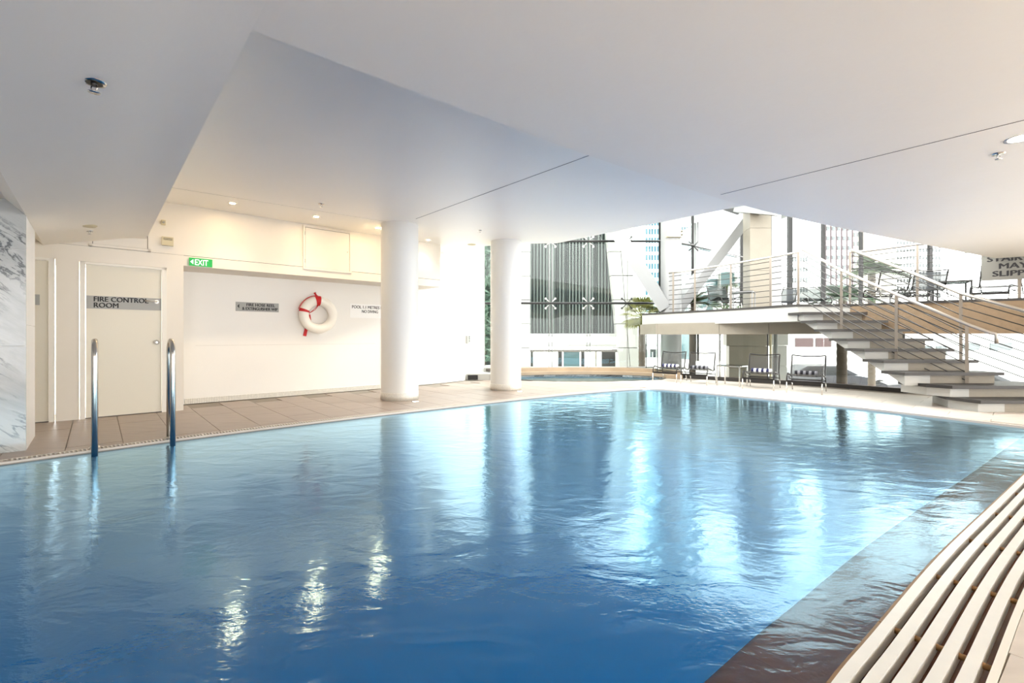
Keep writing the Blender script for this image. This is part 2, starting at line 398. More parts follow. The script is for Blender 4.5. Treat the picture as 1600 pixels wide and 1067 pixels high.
def text_mesh(name, body, size, m, origin, xdir, ndir, parent=None, depth=0.002, align='LEFT', bold=0.0, sx=1.0, fit=None, thick=0.0):
    cu = bpy.data.curves.new('t', 'FONT'); cu.body = body; cu.size = size; cu.align_x = align; cu.extrude = depth; cu.offset = bold; cu.space_line = 0.95
    cu.resolution_u = 3
    to = bpy.data.objects.new('t', cu); C.objects.link(to)
    dg = bpy.context.evaluated_depsgraph_get(); dg.update()
    me = bpy.data.meshes.new_from_object(to.evaluated_get(dg)); bpy.data.objects.remove(to)
    me.name = name
    if fit:
        xs_ = [v.co.x for v in me.vertices]; sx = fit / (max(xs_) - min(xs_))
    x = Vector(xdir).normalized(); n = Vector(ndir).normalized(); z = n.cross(x).normalized()
    off = wloc(parent) if parent else Vector((0, 0, 0))
    for v in me.vertices:
        v.co = Vector(origin) + x * (v.co.x * sx) + z * v.co.y + n * v.co.z - off
    me.materials.clear(); me.materials.append(m)
    if thick:
        bm = bmesh.new(); bm.from_mesh(me); geo = bm.verts[:] + bm.edges[:] + bm.faces[:]
        for k in (1, -1):
            d = bmesh.ops.duplicate(bm, geom=geo)
            for v in [q_ for q_ in d['geom'] if isinstance(q_, bmesh.types.BMVert)]: v.co += x * (k * thick) + z * (k * thick * 0.4) + n * (0.0002 * k)
        bm.to_mesh(me); bm.free()
    o = bpy.data.objects.new(name, me); C.objects.link(o)
    if parent: o.parent = parent
    return o

# ------------------------------------------------------------------ the pool outline (clockwise, deck on the left hand)
LEFT = smooth([(-6.2, 1.9), (-5.45, 3.2), (-4.65, 4.2), (-3.56, 5.34), (-2.18, 6.58), (-0.7, 7.78), (0.74, 8.9), (2.2, 9.82), (2.85, 10.08)], 5)
FAR = smooth([(2.85, 10.08), (3.28, 9.98), (4.48, 8.72), (5.36, 7.72), (6.04, 6.72), (6.52, 5.87), (6.75, 5.6)], 5)
GRATE = smooth([(6.75, 5.6), (5.5, 4.73), (4.32, 3.89), (3.25, 3.14), (2.21, 2.41), (1.37, 1.78), (1.04, 1.53), (0.3, 0.93), (-0.6, 0.18), (-1.9, -0.95)], 5)
NEAR = [(-1.9, -0.95), (-3.6, -1.9), (-5.4, -1.2), (-6.4, 0.4)]
POOL = LEFT[:-1] + FAR[:-1] + GRATE[:-1] + NEAR
WZ = -0.03

# ------------------------------------------------------------------ floor / deck
floor = struct_root('floor')
spa_c = (1.95, 12.72); spa_r = (2.2, 0.98)
SPA = [(spa_c[0] + spa_r[0] * math.cos(2 * math.pi * k / 40), spa_c[1] + spa_r[1] * math.sin(2 * math.pi * k / 40)) for k in range(40)]
OUTER = [(-9, -5), (12, -5), (12, 6.5), (9.6, 8.05), (8.05, 9.15), (7.05, 10.45), (5.4, 11.95), (4.1, 13.1), (4.1, 14.15), (-0.9, 14.15), (-1.3, 11.95), (-3.0, 10.05), (-5.6, 7.8), (-9, 4.5)]
RIM = [(spa_c[0] + (spa_r[0] + .06) * math.cos(2 * math.pi * k / 40), spa_c[1] + (spa_r[1] + .06) * math.sin(2 * math.pi * k / 40)) for k in range(40)]
POOLX = offset(LEFT, 0.13)[:-1] + offset(FAR, 0.06)[:-1] + offset(GRATE, 0.33)[:-1] + NEAR
holed('slab', OUTER, [POOLX, RIM], -0.012, M_grout, floor, 0.4)
# pool shell
mb = MB(); n = len(POOL)
vs = [(p[0], p[1], -1.25) for p in POOL] + [(p[0], p[1], WZ - 0.001) for p in POOL]
mb.add(vs, [(i, (i + 1) % n, (i + 1) % n + n, i + n) for i in range(n)])
mb.add([(p[0], p[1], -1.25) for p in POOL], [tuple(range(n))])
basin_o = mb.build('pool_basin', M_basin, kind='structure')
# water surface
INNER = offset(GRATE, -0.272)
k0 = min(range(len(FAR)), key=lambda i: math.hypot(FAR[i][0] - INNER[0][0], FAR[i][1] - INNER[0][1]))
DEEP = LEFT[:-1] + FAR[:k0] + INNER + NEAR[1:]
wo = holed('pool_water', DEEP, [], WZ, M_water); tag(wo, 'blue rippled pool water filling the swimming pool', 'water', kind='stuff')
sh = MB(); a_ = GRATE; n_g = len(GRATE)
sh.add([(p[0], p[1], WZ) for p in INNER] + [(p[0], p[1], WZ) for p in GRATE], [(i, n_g + i, n_g + i + 1, i + 1) for i in range(n_g - 1)])
so = sh.build('shallow_water', M_shallow, wo)
so_me = so.data
if so_me.polygons[0].normal.z < 0: so_me.flip_normals()
# submerged ledge along the grate
mb = MB(); ledge = struct_root('trim_5')
gl_path = GRATE
nseg = len(GRATE) - 1
for i in range(0, nseg, 3):
    seg = GRATE[i:i + 4]
    if len(seg) < 2: continue
    b = MB(); ribbon(b, [Vector(p) for p in seg], -0.29, -0.004, -0.30, -0.042); b.build('slab', M_ledge, ledge)
# gutter channel under the grate
ch = struct_root('trim_6')
b = MB(); ribbon(b, GRATE, 0.0, 0.34, -0.22, -0.16); b.build('channel_bed', M_channel, ch)
b = MB(); ribbon(b, GRATE, -0.004, 0.008, -0.2, -0.012); b.build('pool_lip', M_edge, ch)
b = MB(); ribbon(b, GRATE, 0.322, 0.345, -0.2, 0.002); b.build('outer_lip', M_trim, ch)

# tiles
def clip(poly, a, b):
    a = Vector(a); b = Vector(b); nrm = Vector((-(b - a).y, (b - a).x)); out = []
    for i in range(len(poly)):
        p = Vector(poly[i]); q = Vector(poly[(i + 1) % len(poly)])
        dp = (p - a).dot(nrm); dq = (q - a).dot(nrm)
        if dp >= 0: out.append((p.x, p.y))
        if (dp >= 0) != (dq >= 0):
            t = dp / (dp - dq); r = p + (q - p) * t; out.append((r.x, r.y))
    return out
def inside(pt, poly):
    c = False; j = len(poly) - 1
    for i in range(len(poly)):
        if ((poly[i][1] > pt[1]) != (poly[j][1] > pt[1])) and pt[0] < (poly[j][0] - poly[i][0]) * (pt[1] - poly[i][1]) / (poly[j][1] - poly[i][1] + 1e-12) + poly[i][0]: c = not c
        j = i
    return c
def segx(a, b, c, d):
    def o(p, q, r): return (q[0] - p[0]) * (r[1] - p[1]) - (q[1] - p[1]) * (r[0] - p[0])
    return o(a, b, c) * o(a, b, d) < 0 and o(c, d, a) * o(c, d, b) < 0
def area(poly): return 0.5 * abs(sum(poly[i][0] * poly[(i + 1) % len(poly)][1] - poly[(i + 1) % len(poly)][0] * poly[i][1] for i in range(len(poly))))
POOLT = offset(LEFT, 0.135)[:-1] + offset(FAR, 0.065)[:-1] + offset(GRATE, 0.347)[:-1] + NEAR
tiles = []
TU, TV = 0.45, 0.9; g = 0.003
for iu in range(-14, 34):
    for iv in range(-12, 18):
        u0, v0 = -0.24 + iu * TU, 7.5 + (iv - 10) * TV
        if iu % 2: v0 += 0.45
        poly = [tuple(uv(a, b_).xy) for a, b_ in ((u0 + g, v0 + g), (u0 + TU - g, v0 + g), (u0 + TU - g, v0 + TV - g), (u0 + g, v0 + TV - g))]
        for loop, keep_out in ((POOLT, True), (OUTER[::-1], False), (RIM[::-1], True)):
            if not poly: break
            ins = [inside(p, loop) for p in poly]; hit = []
            for i in range(len(loop)):
                a, b_ = loop[i], loop[(i + 1) % len(loop)]
                if inside(a, poly) or any(segx(a, b_, poly[k], poly[(k + 1) % len(poly)]) for k in range(len(poly))): hit.append((a, b_))
            if not hit:
                if all(ins) == keep_out: poly = []
            else:
                for a, b_ in hit:
                    if len(poly) < 3: break
                    poly = clip(poly, a, b_)
        if len(poly) >= 3 and area(poly) > 0.004: tiles.append(poly)
def vis(poly):
    cx = sum(p[0] for p in poly) / len(poly); cy = sum(p[1] for p in poly) / len(poly)
    return cy > 0.9 and abs(cx) < cy * 1.2 + 0.4, math.hypot(cx, cy), cx, cy
tl = sorted(tiles, key=lambda p: (not vis(p)[0], vis(p)[1]))
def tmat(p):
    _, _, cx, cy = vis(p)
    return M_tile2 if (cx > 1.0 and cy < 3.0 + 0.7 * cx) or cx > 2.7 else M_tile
rest = {}
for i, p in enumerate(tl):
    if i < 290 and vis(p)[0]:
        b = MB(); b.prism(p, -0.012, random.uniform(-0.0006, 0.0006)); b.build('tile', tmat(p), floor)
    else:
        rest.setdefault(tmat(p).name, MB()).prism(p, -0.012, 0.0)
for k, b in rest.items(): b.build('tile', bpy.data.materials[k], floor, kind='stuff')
# overflow grille on the left edge: many fine cross slats
tr1 = struct_root('trim_1')
b = MB(); ribbon(b, LEFT, 0.0, 0.13, -0.25, -0.02); b.build('grille_base', M_grout, tr1)
b = MB(); ribbon(b, LEFT, 0.0, 0.012, -0.02, 0.0); ribbon(b, LEFT, 0.118, 0.13, -0.02, 0.001); b.build('grille_edge', mat('pale_coping', (214, 206, 194), 0.4), tr1)
b = MB(); cum = 0.0; step = 0.032
for i in range(len(LEFT) - 1):
    a = Vector(LEFT[i]); c = Vector(LEFT[i + 1]); L = (c - a).length; t = (c - a) / L; nn = Vector((-t.y, t.x)); s = -cum % step
    while s < L:
        p = a + t * s + nn * 0.065; b.box((p.x, p.y, -0.009), (0.015, 0.104, 0.016), math.atan2(t.y, t.x)); s += step
    cum += L
b.build('grille_slat', mat('pale_coping', (214, 206, 194)), tr1, kind='stuff')
tr2 = struct_root('trim_2')
b = MB(); ribbon(b, FAR, 0.0, 0.06, -0.25, 0.001); b.build('coping', mat('pale_coping', (214, 206, 194)), tr2)
# the steel overflow grate in the foreground
gr = thing('drain_grate', 'long pale metal grate of parallel bars along the near pool edge', 'grate', (2.4, 2.3, 0))
bars = [0.014 + k * 0.0615 for k in range(5)]
for d in bars:
    b = MB(); ribbon(b, GRATE, d, d + 0.036, -0.045, 0.004); b.build('bar', M_grate, gr)
cum = 0; nxt = 0.32
for i in range(len(GRATE) - 1):
    a = Vector(GRATE[i]); c = Vector(GRATE[i + 1]); L = (c - a).length; t = (c - a) / L; nn = Vector((-t.y, t.x))
    while nxt < cum + L:
        p = a + t * (nxt - cum)
        q0 = p + nn * 0.0; q1 = p + nn * 0.322
        b = MB(); b.tube([(q0.x, q0.y, -0.022), (q1.x, q1.y, -0.022)], 0.012, 8); b.build('cross_rod', M_edge, gr); nxt += 0.68
    cum += L

# ------------------------------------------------------------------ left wall
P0 = Vector((-5.09, 7.14, 0)); Q0 = Vector((-5.52, 7.77, 0)); QD = Vector((0.752, 0.659, 0)).normalized(); QN = Vector((-QD.y, QD.x, 0))
def wbox(mb, t0, t1, z0, z1, d0, d1, O=P0, A=U, N=V):
    c = O + A * ((t0 + t1) / 2) + N * ((d0 + d1) / 2)
    return mb.box((c.x, c.y, (z0 + z1) / 2), (abs(t1 - t0), abs(d1 - d0), abs(z1 - z0)), math.atan2(A.y, A.x))
ZC = 3.185
wl_ = struct_root('wall_left')
mb = MB()
wbox(mb, -1.41, -1.18, 0, 2.40, 0, 0.8); wbox(mb, -0.21, 0.0, 0, 2.40, 0, 0.8)
wbox(mb, -2.35, -1.41, 2.19, 2.40, 0, 0.8); wbox(mb, -1.18, -0.21, 2.185, 2.40, 0, 0.8); wbox(mb, -4.6, -2.35, 0, 2.40, 0, 0.8)
wbox(mb, 0.0, 4.70, 2.24, 2.396, 0, 0.8)
mb.build('lower_wall', M_wallw, wl_)
mb = MB(); wbox(mb, -4.6, 4.70, 2.404, 3.6, 0.004, 0.8); mb.build('upper_wall', M_wallw, wl_)
mb = MB(); wbox(mb, -4.6, 4.70, 2.395, 2.405, 0.012, 0.5); mb.build('shadow_gap', M_seam, wl_)
# recessed wall and its continuation
mb = MB(); wbox(mb, -0.2, 3.5, 0, 2.5, 0, 0.25, Q0, QD, QN)
pts = [(-2.88, 10.08), (-2.18, 10.78), (-1.70, 11.3), (-1.25, 11.9), (-0.98, 13.0), (-0.84, 14.1)]
back = [(p[0] - 0.25, p[1] + 0.1) for p in pts]
mb.build('recess_wall', M_wall, wl_)
mb = MB(); mb.prism(pts + back[::-1], 0, 5.6); mb.build('end_wall', M_wall, wl_)
mb = MB(); wbox(mb, 0.15, 3.4, 0.985, 0.989, -0.001, 0.01, Q0, QD, QN); mb.build('joint', mat('faint_joint', (205, 202, 196)), wl_)
mb = MB(); wbox(mb, 0.0, 3.5, 0, 0.09, -0.012, 0.01, Q0, QD, QN); sk = mb.build('baseboard_left', M_mosaic, kind='structure'); uv_wall(sk, QD)

def fdoor(name, t0, t1, zt, label_parts=True):
    d = struct_root(name)
    b = MB(); wbox(b, t0 - 0.055, t0, 0, zt + 0.03, -0.018, 0.05); wbox(b, t1, t1 + 0.055, 0, zt + 0.03, -0.018, 0.05); wbox(b, t0 - 0.055, t1 + 0.055, zt, zt + 0.03, -0.018, 0.05)
    b.build('frame', M_trim, d)
    b = MB(); wbox(b, t0 + 0.004, t1 - 0.004, 0.012, zt - 0.004, 0.012, 0.055); b.build('leaf', M_door, d)
    b = MB(); wbox(b, t0, t1, 0.0, 0.012, 0.01, 0.06); b.build('threshold', M_seam, d)
    return d
d1 = fdoor('door_1', -1.117, -0.267, 2.15)
d2 = fdoor('door_2', -2.3, -1.475, 2.16)
def wp(t, z, d, O=P0, A=U, N=V): p = O + A * t + N * d; return Vector((p.x, p.y, z))
b = MB(); c = wp(-0.33, 1.665, 0.008)
b.tube([wp(-0.33, 1.665, 0.012), wp(-0.33, 1.665, -0.045), wp(-0.345, 1.665, -0.052), wp(-0.47, 1.672, -0.052)], 0.009, 8)
b.tube([wp(-0.33, 1.665, 0.012), wp(-0.33, 1.665, -0.006)], 0.028, 16); b.build('handle', M_rail, d1)
b = MB(); b.tube([wp(-0.33, 1.055, 0.012), wp(-0.33, 1.055, -0.01)], 0.036, 18); b.build('lock_plate', M_railp, d1)
b = MB(); b.tube([wp(-0.33, 1.055, -0.01), wp(-0.33, 1.055, -0.02)], 0.012, 10); b.build('thumb_turn', M_steel, d1)
s = thing('door_sign', 'silver band sign reading fire control room across the cream door', 'sign', wp(-0.7, 1.53, 0.01))
b = MB(); wbox(b, -1.105, -0.275, 1.535, 1.715, 0.006, 0.0115); b.build('plate', M_signg, s)
text_mesh('lettering', 'FIRE CONTROL', 0.098, M_ink, wp(-1.035, 1.638, 0.005), U, -V, s, 0.001, fit=0.60, thick=0.003)
text_mesh('lettering', 'ROOM', 0.098, M_ink, wp(-1.035, 1.553, 0.005), U, -V, s, 0.001, fit=0.26, thick=0.003)
s = thing('door_sign', 'blank end of a silver band sign on the door beside the marble pillar', 'sign', wp(-1.7, 1.55, 0.01))
b = MB(); wbox(b, -2.25, -1.56, 1.56, 1.70, 0.006, 0.0115); b.build('plate', M_signg, s)

# unseen wall added beyond the left edge of the view to block side light
mb = MB(); c_ = uv(-4.3, 2.3); mb.box((c_.x, c_.y, 1.6), (0.2, 13.0, 3.2), math.atan2(U.y, U.x)); mb.build('light_block_wall', M_wall, kind='structure')
# marble pillar: panels as parts
mp = thing('marble_pillar', 'white marble clad pillar with grey veins at the left edge', 'pillar', uv(-1.2, 7.1))
mb = MB()
def uvbox(mb, u0, u1, v0, v1, z0, z1):
    c = uv((u0 + u1) / 2, (v0 + v1) / 2); return mb.box((c.x, c.y, (z0 + z1) / 2), (u1 - u0, v1 - v0, z1 - z0), math.atan2(U.y, U.x))
uvbox(mb, -2.0, -0.545, 6.715, 7.6, 0, 2.55).build('core', mat('core_white', (235, 235, 230)), mp)
zs = [0.0, 1.05, 2.015, 2.50]
for i in range(3):
    for u0, u1 in ((-2.0, -1.27), (-1.265, -0.53)):
        b = MB(); uvbox(b, u0, u1, 6.70, 6.716, zs[i] + 0.002, zs[i + 1] - 0.002); b.build('marble_panel', M_marble, mp)
for z0, z1 in ((0.002, 1.26), (1.264, 2.355)):
    b = MB(); uvbox(b, -0.546, -0.53, 6.717, 7.6, z0, z1); b.build('side_panel', mat('side_panel_white', (246, 246, 246), 0.3), mp)

# ------------------------------------------------------------------ ceilings
upper = [(-8.6, 4.2), tuple(uv(5.69, 8.72).xy), (-1.9, 11.7), (-1.44, 11.27), (-0.62, 10.42), (0.2, 10.16), (0.98, 10.11), (3.52, 7.29), (4.9, 5.9), (1.0, -4.0), (-8.6, -4.0)]
holed('ceiling', upper, [], 3.45, M_ceil, None, 3.45 - ZC, 'structure')
SOFZ = 2.5875
edge = smooth([tuple(uv(0.535, 2.43).xy), (-0.17, 3.04), (0.61, 3.67), (2.1, 4.77), (3.52, 5.66), (5.64, 6.80), (8.43, 8.26), (10.6, 9.4)], 5)
holed('ceiling', edge + [(13.5, 10.0), (13.5, -4.5), tuple(uv(0.535, -5).xy)], [], 3.18, M_sof, None, 3.18 - SOFZ, 'structure')
prof = [(-0.53, 2.36), (-0.42, 2.392), (-0.3, 2.42), (-0.15, 2.452), (0.0, 2.486), (0.14, 2.525), (0.28, 2.56), (0.4, 2.579), (0.54, SOFZ)]
mb = MB()
mb.add([uv(u_, v_, z_) for v_ in (-5.0, 8.71) for u_, z_ in prof], [(i, i + 1, i + 10, i + 9) for i in range(8)], True)
pr2 = [(0.54, 3.18), (-6.0, 3.18), (-6.0, 2.5), (-0.67, 2.5), (-0.53, 2.36)]
pp_ = [(0.54, SOFZ)] + pr2
mb.add([uv(u_, v_, z_) for v_ in (-5.0, 8.71) for u_, z_ in pp_], [(i, i + 1, i + 7, i + 6) for i in range(5)])
mb.add([uv(u_, 8.71, z_) for u_, z_ in pp_ ] + [uv(u_, 8.71, z_) for u_, z_ in prof[1:-1]], [(0, 1, 2, 3, 4, 5, 6, 7, 8, 9, 10, 11, 12)]); mb.build('ceiling', M_sof, kind='structure')
def strip(mb, a, b_, z, w=0.008):
    a = Vector(a); b_ = Vector(b_); mb.bar((a.x, a.y, z), (b_.x, b_.y, z), w, 0.003)
mb = MB(); strip(mb, (-1.67, 8.0), (0.88, 5.18), ZC - 0.001, 0.006); mb.build('trim_3', M_seam, kind='structure')
mb = MB(); strip(mb, (2.12, 4.68), (3.9, 2.45), SOFZ - 0.001, 0.004); mb.build('trim_4', M_seam, kind='structure')
mb = MB(); mb.bar(tuple(uv(0.35, 7.85, ZC - 0.001)), tuple(uv(4.2, 7.55, ZC - 0.001)), 0.006, 0.003); mb.build('trim_7', mat('faint_ceiling_joint', (205, 203, 196)), kind='structure')

# columns
def column(c, r, label, top=ZC):
    t = thing('round_column', label, 'column', (c[0], c[1], 0), 'round white columns by the pool')
    b = MB(); b.lathe([(r, 0.10), (r, top)], c, 48); b.build('shaft', M_col, t)
    b = MB(); b.lathe([(0, 0.0), (r + 0.008, 0.0), (r + 0.008, 0.135), (r, 0.14)], c, 48); o = b.build('mosaic_base', M_mosaic, t)
    me = o.data; uvl = me.uv_layers.new(name='UVMap')
    for p in me.polygons:
        an = math.atan2(p.center.y, p.center.x)
        for li in p.loop_indices:
            co = me.vertices[me.loops[li].vertex_index].co; a2 = math.atan2(co.y, co.x)
            if a2 - an > 3: a2 -= 2 * math.pi
            if an - a2 > 3: a2 += 2 * math.pi
            uvl.data[li].uv = (a2 * r, co.z)
    return t
column((-2.06, 8.46, 0), 0.334, 'larger nearer round white column standing in front of the recessed wall')
column((-0.135, 9.95, 0), 0.33, 'farther round white column in front of the glass wall')

# ------------------------------------------------------------------ ceiling and wall fittings
def downlight(p, zc, label, warm=True, power=22, r=0.036):
    t = thing('downlight', label, 'light', (p.x, p.y, zc), 'ceiling downlights')
    b = MB(); b.lathe([(r, -0.001), (r + 0.022, -0.004), (r + 0.022, 0.003)], (p.x, p.y, zc), 24); b.build('trim_ring', M_trim, t)
    b = MB(); b.lathe([(0.0, -0.002), (r, -0.002)], (p.x, p.y, zc), 24); b.build('lens', M_lamp if warm else M_lampw, t)
    l = bpy.data.lights.new('lamp', 'SPOT'); l.energy = power * 0.5; l.spot_size = R(110); l.spot_blend = 0.6; l.shadow_soft_size = 0.05
    l.color = (1.0, 0.86, 0.68) if warm else (1, 0.97, 0.92)
    lo = bpy.data.objects.new('lamp', l); C.objects.link(lo); lo.parent = t; lo.location = (0, 0, -0.02)
    return t
downlight(W(363, 317.5, ZC), ZC, 'first ceiling downlight from the left, above the exit sign')
downlight(W(494, 338.5, ZC), ZC, 'second ceiling downlight, directly above the wall hatch and life ring')
downlight(W(590, 356, ZC), ZC, 'third ceiling downlight, just left of the nearer column', power=16)
downlight(W(669, 375, ZC), ZC, 'ceiling downlight just right of the nearer column', warm=False, power=14)
downlight(W(1596, 216, SOFZ), SOFZ, 'bright white downlight at the right edge of the ceiling', warm=False, power=12, r=0.07)
zf = 2.455
def sof_z(u):
    if u < -0.53: return 2.5
    for (a, za), (c, zc_) in zip(prof[:-1], prof[1:]):
        if u <= c: return za + (zc_ - za) * (u - a) / (c - a)
    return SOFZ
for px, py, r, lab in ((137, 353, 0.07, 'flat round ceiling disc above the fire control door'),):
    p = W(px, py, 2.44); z = sof_z(p.x * U.x + p.y * U.y); p = W(px, py, z)
    t = thing('ceiling_disc', lab, 'ceiling fitting', (p.x, p.y, z))
    b = MB(); b.lathe([(0, -0.012), (r, -0.01), (r + 0.02, 0.01)], (p.x, p.y, z), 24); b.build('cover', M_cream, t)
p = W(737, 382, ZC); t = thing('ceiling_disc', 'flat round ceiling disc near the far white wall', 'ceiling fitting', (p.x, p.y, ZC))
b = MB(); b.lathe([(0, -0.012), (0.08, -0.01), (0.1, 0.004)], (p.x, p.y, ZC), 24); b.build('cover', M_cream, t)
def sprinkler(px, py, z, label, k=1.0, hole=False):
    p = W(px, py, z)
    t = thing('sprinkler', label, 'sprinkler', (p.x, p.y, z), 'ceiling sprinklers'); c = (p.x, p.y, z)
    b = MB(); b.lathe([(0.012 * k, -0.003), (0.048 * k, -0.008), (0.052 * k, 0.002)], c, 24); b.build('escutcheon', M_steel, t)
    b = MB(); b.cyl((p.x, p.y, z), (p.x, p.y, z - 0.022 * k), 0.014 * k, seg=12); b.build('body', M_black if hole else M_steel, t)
    b = MB()
    for s_ in (-1, 1):
        b.tube([(p.x + s_ * 0.012 * k, p.y, z - 0.018 * k), (p.x + s_ * 0.017 * k, p.y, z - 0.034 * k), (p.x, p.y, z - 0.054 * k)], 0.0032 * k, 6)
    b.build('yoke', M_steel, t)
    b = MB(); b.lathe([(0, 0), (0.026 * k, -0.001), (0.026 * k, 0.003), (0, 0.003)], (p.x, p.y, z - 0.056 * k), 16); b.build('deflector', M_steel, t)
    if hole:
        b = MB(); b.lathe([(0.0, -0.009), (0.036 * k, -0.009)], c, 24); b.build('cup', M_black, t)
uz = W(147, 130, SOFZ)
zz = 2.5
for _ in range(6):
    uz = W(147, 128, zz); zz = sof_z(min(0.54, uz.x * U.x + uz.y * U.y))
sprinkler(147, 128, zz, 'large open sprinkler head on the near left ceiling', 1.0, True)
sprinkler(1560, 240, SOFZ, 'sprinkler head on the lower ceiling beside the right downlight', 0.8)
sprinkler(502, 318.5, ZC, 'sprinkler head between the first and second downlights', 0.9)
sprinkler(750, 360, ZC, 'sprinkler head right above the gap between the two columns', 0.7)
p = W(140, 361, 2.45); zz = sof_z(p.x * U.x + p.y * U.y); sprinkler(140, 361, zz, 'small sprinkler head below the round disc at the left', 0.7)

def hatch(name, t0, t1, z0, z1, label):
    t = thing(name, label, 'hatch', wp((t0 + t1) / 2, z0, 0))
    b = MB()
    wbox(b, t0, t0 + 0.035, z0, z1, -0.022, 0.004); wbox(b, t1 - 0.035, t1, z0, z1, -0.022, 0.004); wbox(b, t0, t1, z0, z0 + 0.035, -0.022, 0.004); wbox(b, t0, t1, z1 - 0.035, z1, -0.022, 0.004)
    b.build('frame', M_wallw, t)
    b = MB(); wbox(b, t0 + 0.035, t1 - 0.035, z0 + 0.035, z1 - 0.035, -0.006, 0.004); b.build('recess', M_seam, t)
    b = MB(); wbox(b, t0 + 0.042, t1 - 0.042, z0 + 0.038, z1 - 0.042, -0.016, 0.0); b.build('door', M_wallw, t)
    b = MB()
    for z in (z0 + 0.15, z1 - 0.15):
        b = MB(); b.tube([wp(t0 + 0.035, z - 0.03, -0.024), wp(t0 + 0.035, z + 0.03, -0.024)], 0.005, 6); b.build('hinge', M_steel, t)
    b = MB(); b.tube([wp(t1 - 0.08, (z0 + z1) / 2, -0.012), wp(t1 - 0.08, (z0 + z1) / 2, -0.022)], 0.009, 8); b.build('lock', M_steel, t)
hatch('access_hatch', 1.765, 2.66, 2.36, 3.16, 'square white access hatch with dark outline above the life ring')
hatch('access_hatch', -1.08, -0.40, 2.405, 3.1, 'white access hatch tucked under the ceiling above the fire control door')
# bell box and beacon
t = thing('alarm_box', 'small square cream wall box above the exit sign', 'alarm', wp(-0.2, 2.48, 0))
b = MB(); wbox(b, -0.27, -0.13, 2.52, 2.65, -0.05, 0.006); b.build('housing', M_cream, t)
b = MB()
for k in range(3): wbox(b, -0.255, -0.145, 2.625 - k * 0.012, 2.630 - k * 0.012, -0.053, -0.049)
b.build('vent', M_seam, t)
t = thing('alarm_box', 'tiny cream sounder high on the wall above the larger cream box', 'alarm', wp(-0.25, 2.8, 0))
b = MB(); wbox(b, -0.275, -0.225, 2.83, 2.90, -0.04, 0.006); b.build('housing', M_cream, t)
b = MB(); b.tube([wp(-0.25, 2.865, -0.04), wp(-0.25, 2.865, -0.05)], 0.016, 10); b.build('lens', M_signg, t)
# exit sign
t = thing('exit_sign', 'green illuminated exit sign with white arrow on the header', 'sign', wp(0.22, 2.25, 0))
b = MB(); wbox(b, 0.07, 0.375, 2.25, 2.372, -0.03, 0.0); b.build('panel', M_green, t)
text_mesh('lettering', 'EXIT', 0.128, M_exitw, wp(0.137, 2.265, -0.0305), U, -V, t, 0.001, bold=0.001, fit=0.175)
b = MB(); b.extr([wp(0.083, 2.311, -0.0302), wp(0.122, 2.35, -0.0302), wp(0.122, 2.272, -0.0302)], -V * 0.0015); b.build('arrow', M_exitw, t)
# fire hose sign
QW = lambda t_, z, d: wp(t_, z, d, Q0, QD, QN)
t = thing('wall_sign', 'silver fire hose reel and extinguisher sign left of the life ring', 'sign', QW(1.1, 1.6, 0))
b = MB(); wbox(b, 0.748, 1.46, 1.600, 1.765, -0.006, 0.0, Q0, QD, QN); b.build('plate', M_signg, t)
text_mesh('lettering', 'FIRE HOSE REEL', 0.075, M_ink, QW(1.155, 1.695, -0.0065), QD, -QN, t, 0.0006, 'CENTER', 0.0, fit=0.47, thick=0.003)
text_mesh('lettering', '& EXTINGUISHER WIP', 0.075, M_ink, QW(1.145, 1.625, -0.0065), QD, -QN, t, 0.0006, 'CENTER', 0.0, fit=0.585, thick=0.003)
b = MB(); b.extr([QW(0.775, 1.69, -0.0062), QW(0.805, 1.73, -0.0062), QW(0.805, 1.65, -0.0062)], -QN * 0.0012); b.build('arrow', M_ink, t)
t = thing('wall_sign', 'white pool depth and no diving sign partly behind the column', 'sign', QW(3.2, 1.53, 0))
b = MB(); wbox(b, 2.836, 3.70, 1.535, 1.83, -0.006, 0.0, Q0, QD, QN); b.build('plate', M_signw, t)
text_mesh('lettering', 'POOL 1.1 METRES DEEP', 0.088, M_ink, QW(2.87, 1.735, -0.0065), QD, -QN, t, 0.0006, 'LEFT', 0.0, fit=0.81, thick=0.002)
text_mesh('lettering', 'NO DIVING', 0.088, M_ink, QW(3.27, 1.645, -0.0065), QD, -QN, t, 0.0006, 'CENTER', 0.0, fit=0.36, thick=0.002)
# life ring
lc = QW(2.16, 1.57, -0.10)
t = thing('life_ring', 'white life ring with red straps and cord hung on the wall', 'life ring', tuple(lc))
Rm, rm = 0.275, 0.092
def ringpt(a, q, R_=Rm, r_=rm, flat=1.0):
    d = QD * math.cos(a) + Vector((0, 0, 1)) * math.sin(a)
    return lc + d * (R_ + r_ * math.cos(q)) + (-QN) * (r_ * 0.8 * math.sin(q)) * flat
def torus(mb, a0, a1, r_, n=64, m_=20):
    vs = [ringpt(a0 + (a1 - a0) * i / n, 2 * math.pi * j / m_, Rm, r_) for i in range(n + 1) for j in range(m_)]
    fs = [(i * m_ + j, i * m_ + (j + 1) % m_, (i + 1) * m_ + (j + 1) % m_, (i + 1) * m_ + j) for i in range(n) for j in range(m_)]
    mb.add(vs, fs, True)
b = MB(); torus(b, 0, 2 * math.pi, rm, 72, 24); b.build('ring', M_buoy, t)
b = MB(); torus(b, R(84), R(103), rm + 0.006, 8, 20); b.build('strap', M_red, t, label='wide red strap at the top of the ring')
b = MB(); torus(b, R(160), R(170), rm + 0.006, 6, 20); b.build('strap', M_red, t, label='narrow red strap at the left of the ring')
b = MB()
for r_, z_ in ((Rm + 0.10, 0.02), (Rm + 0.105, -0.02)):
    b.tube([lc + (QD * math.cos(R(a)) + Vector((0, 0, 1)) * math.sin(R(a))) * (r_ + 0.004) - QN * z_ for a in range(92, 166, 6)], 0.005, 6)
b.build('cord', M_red, t)
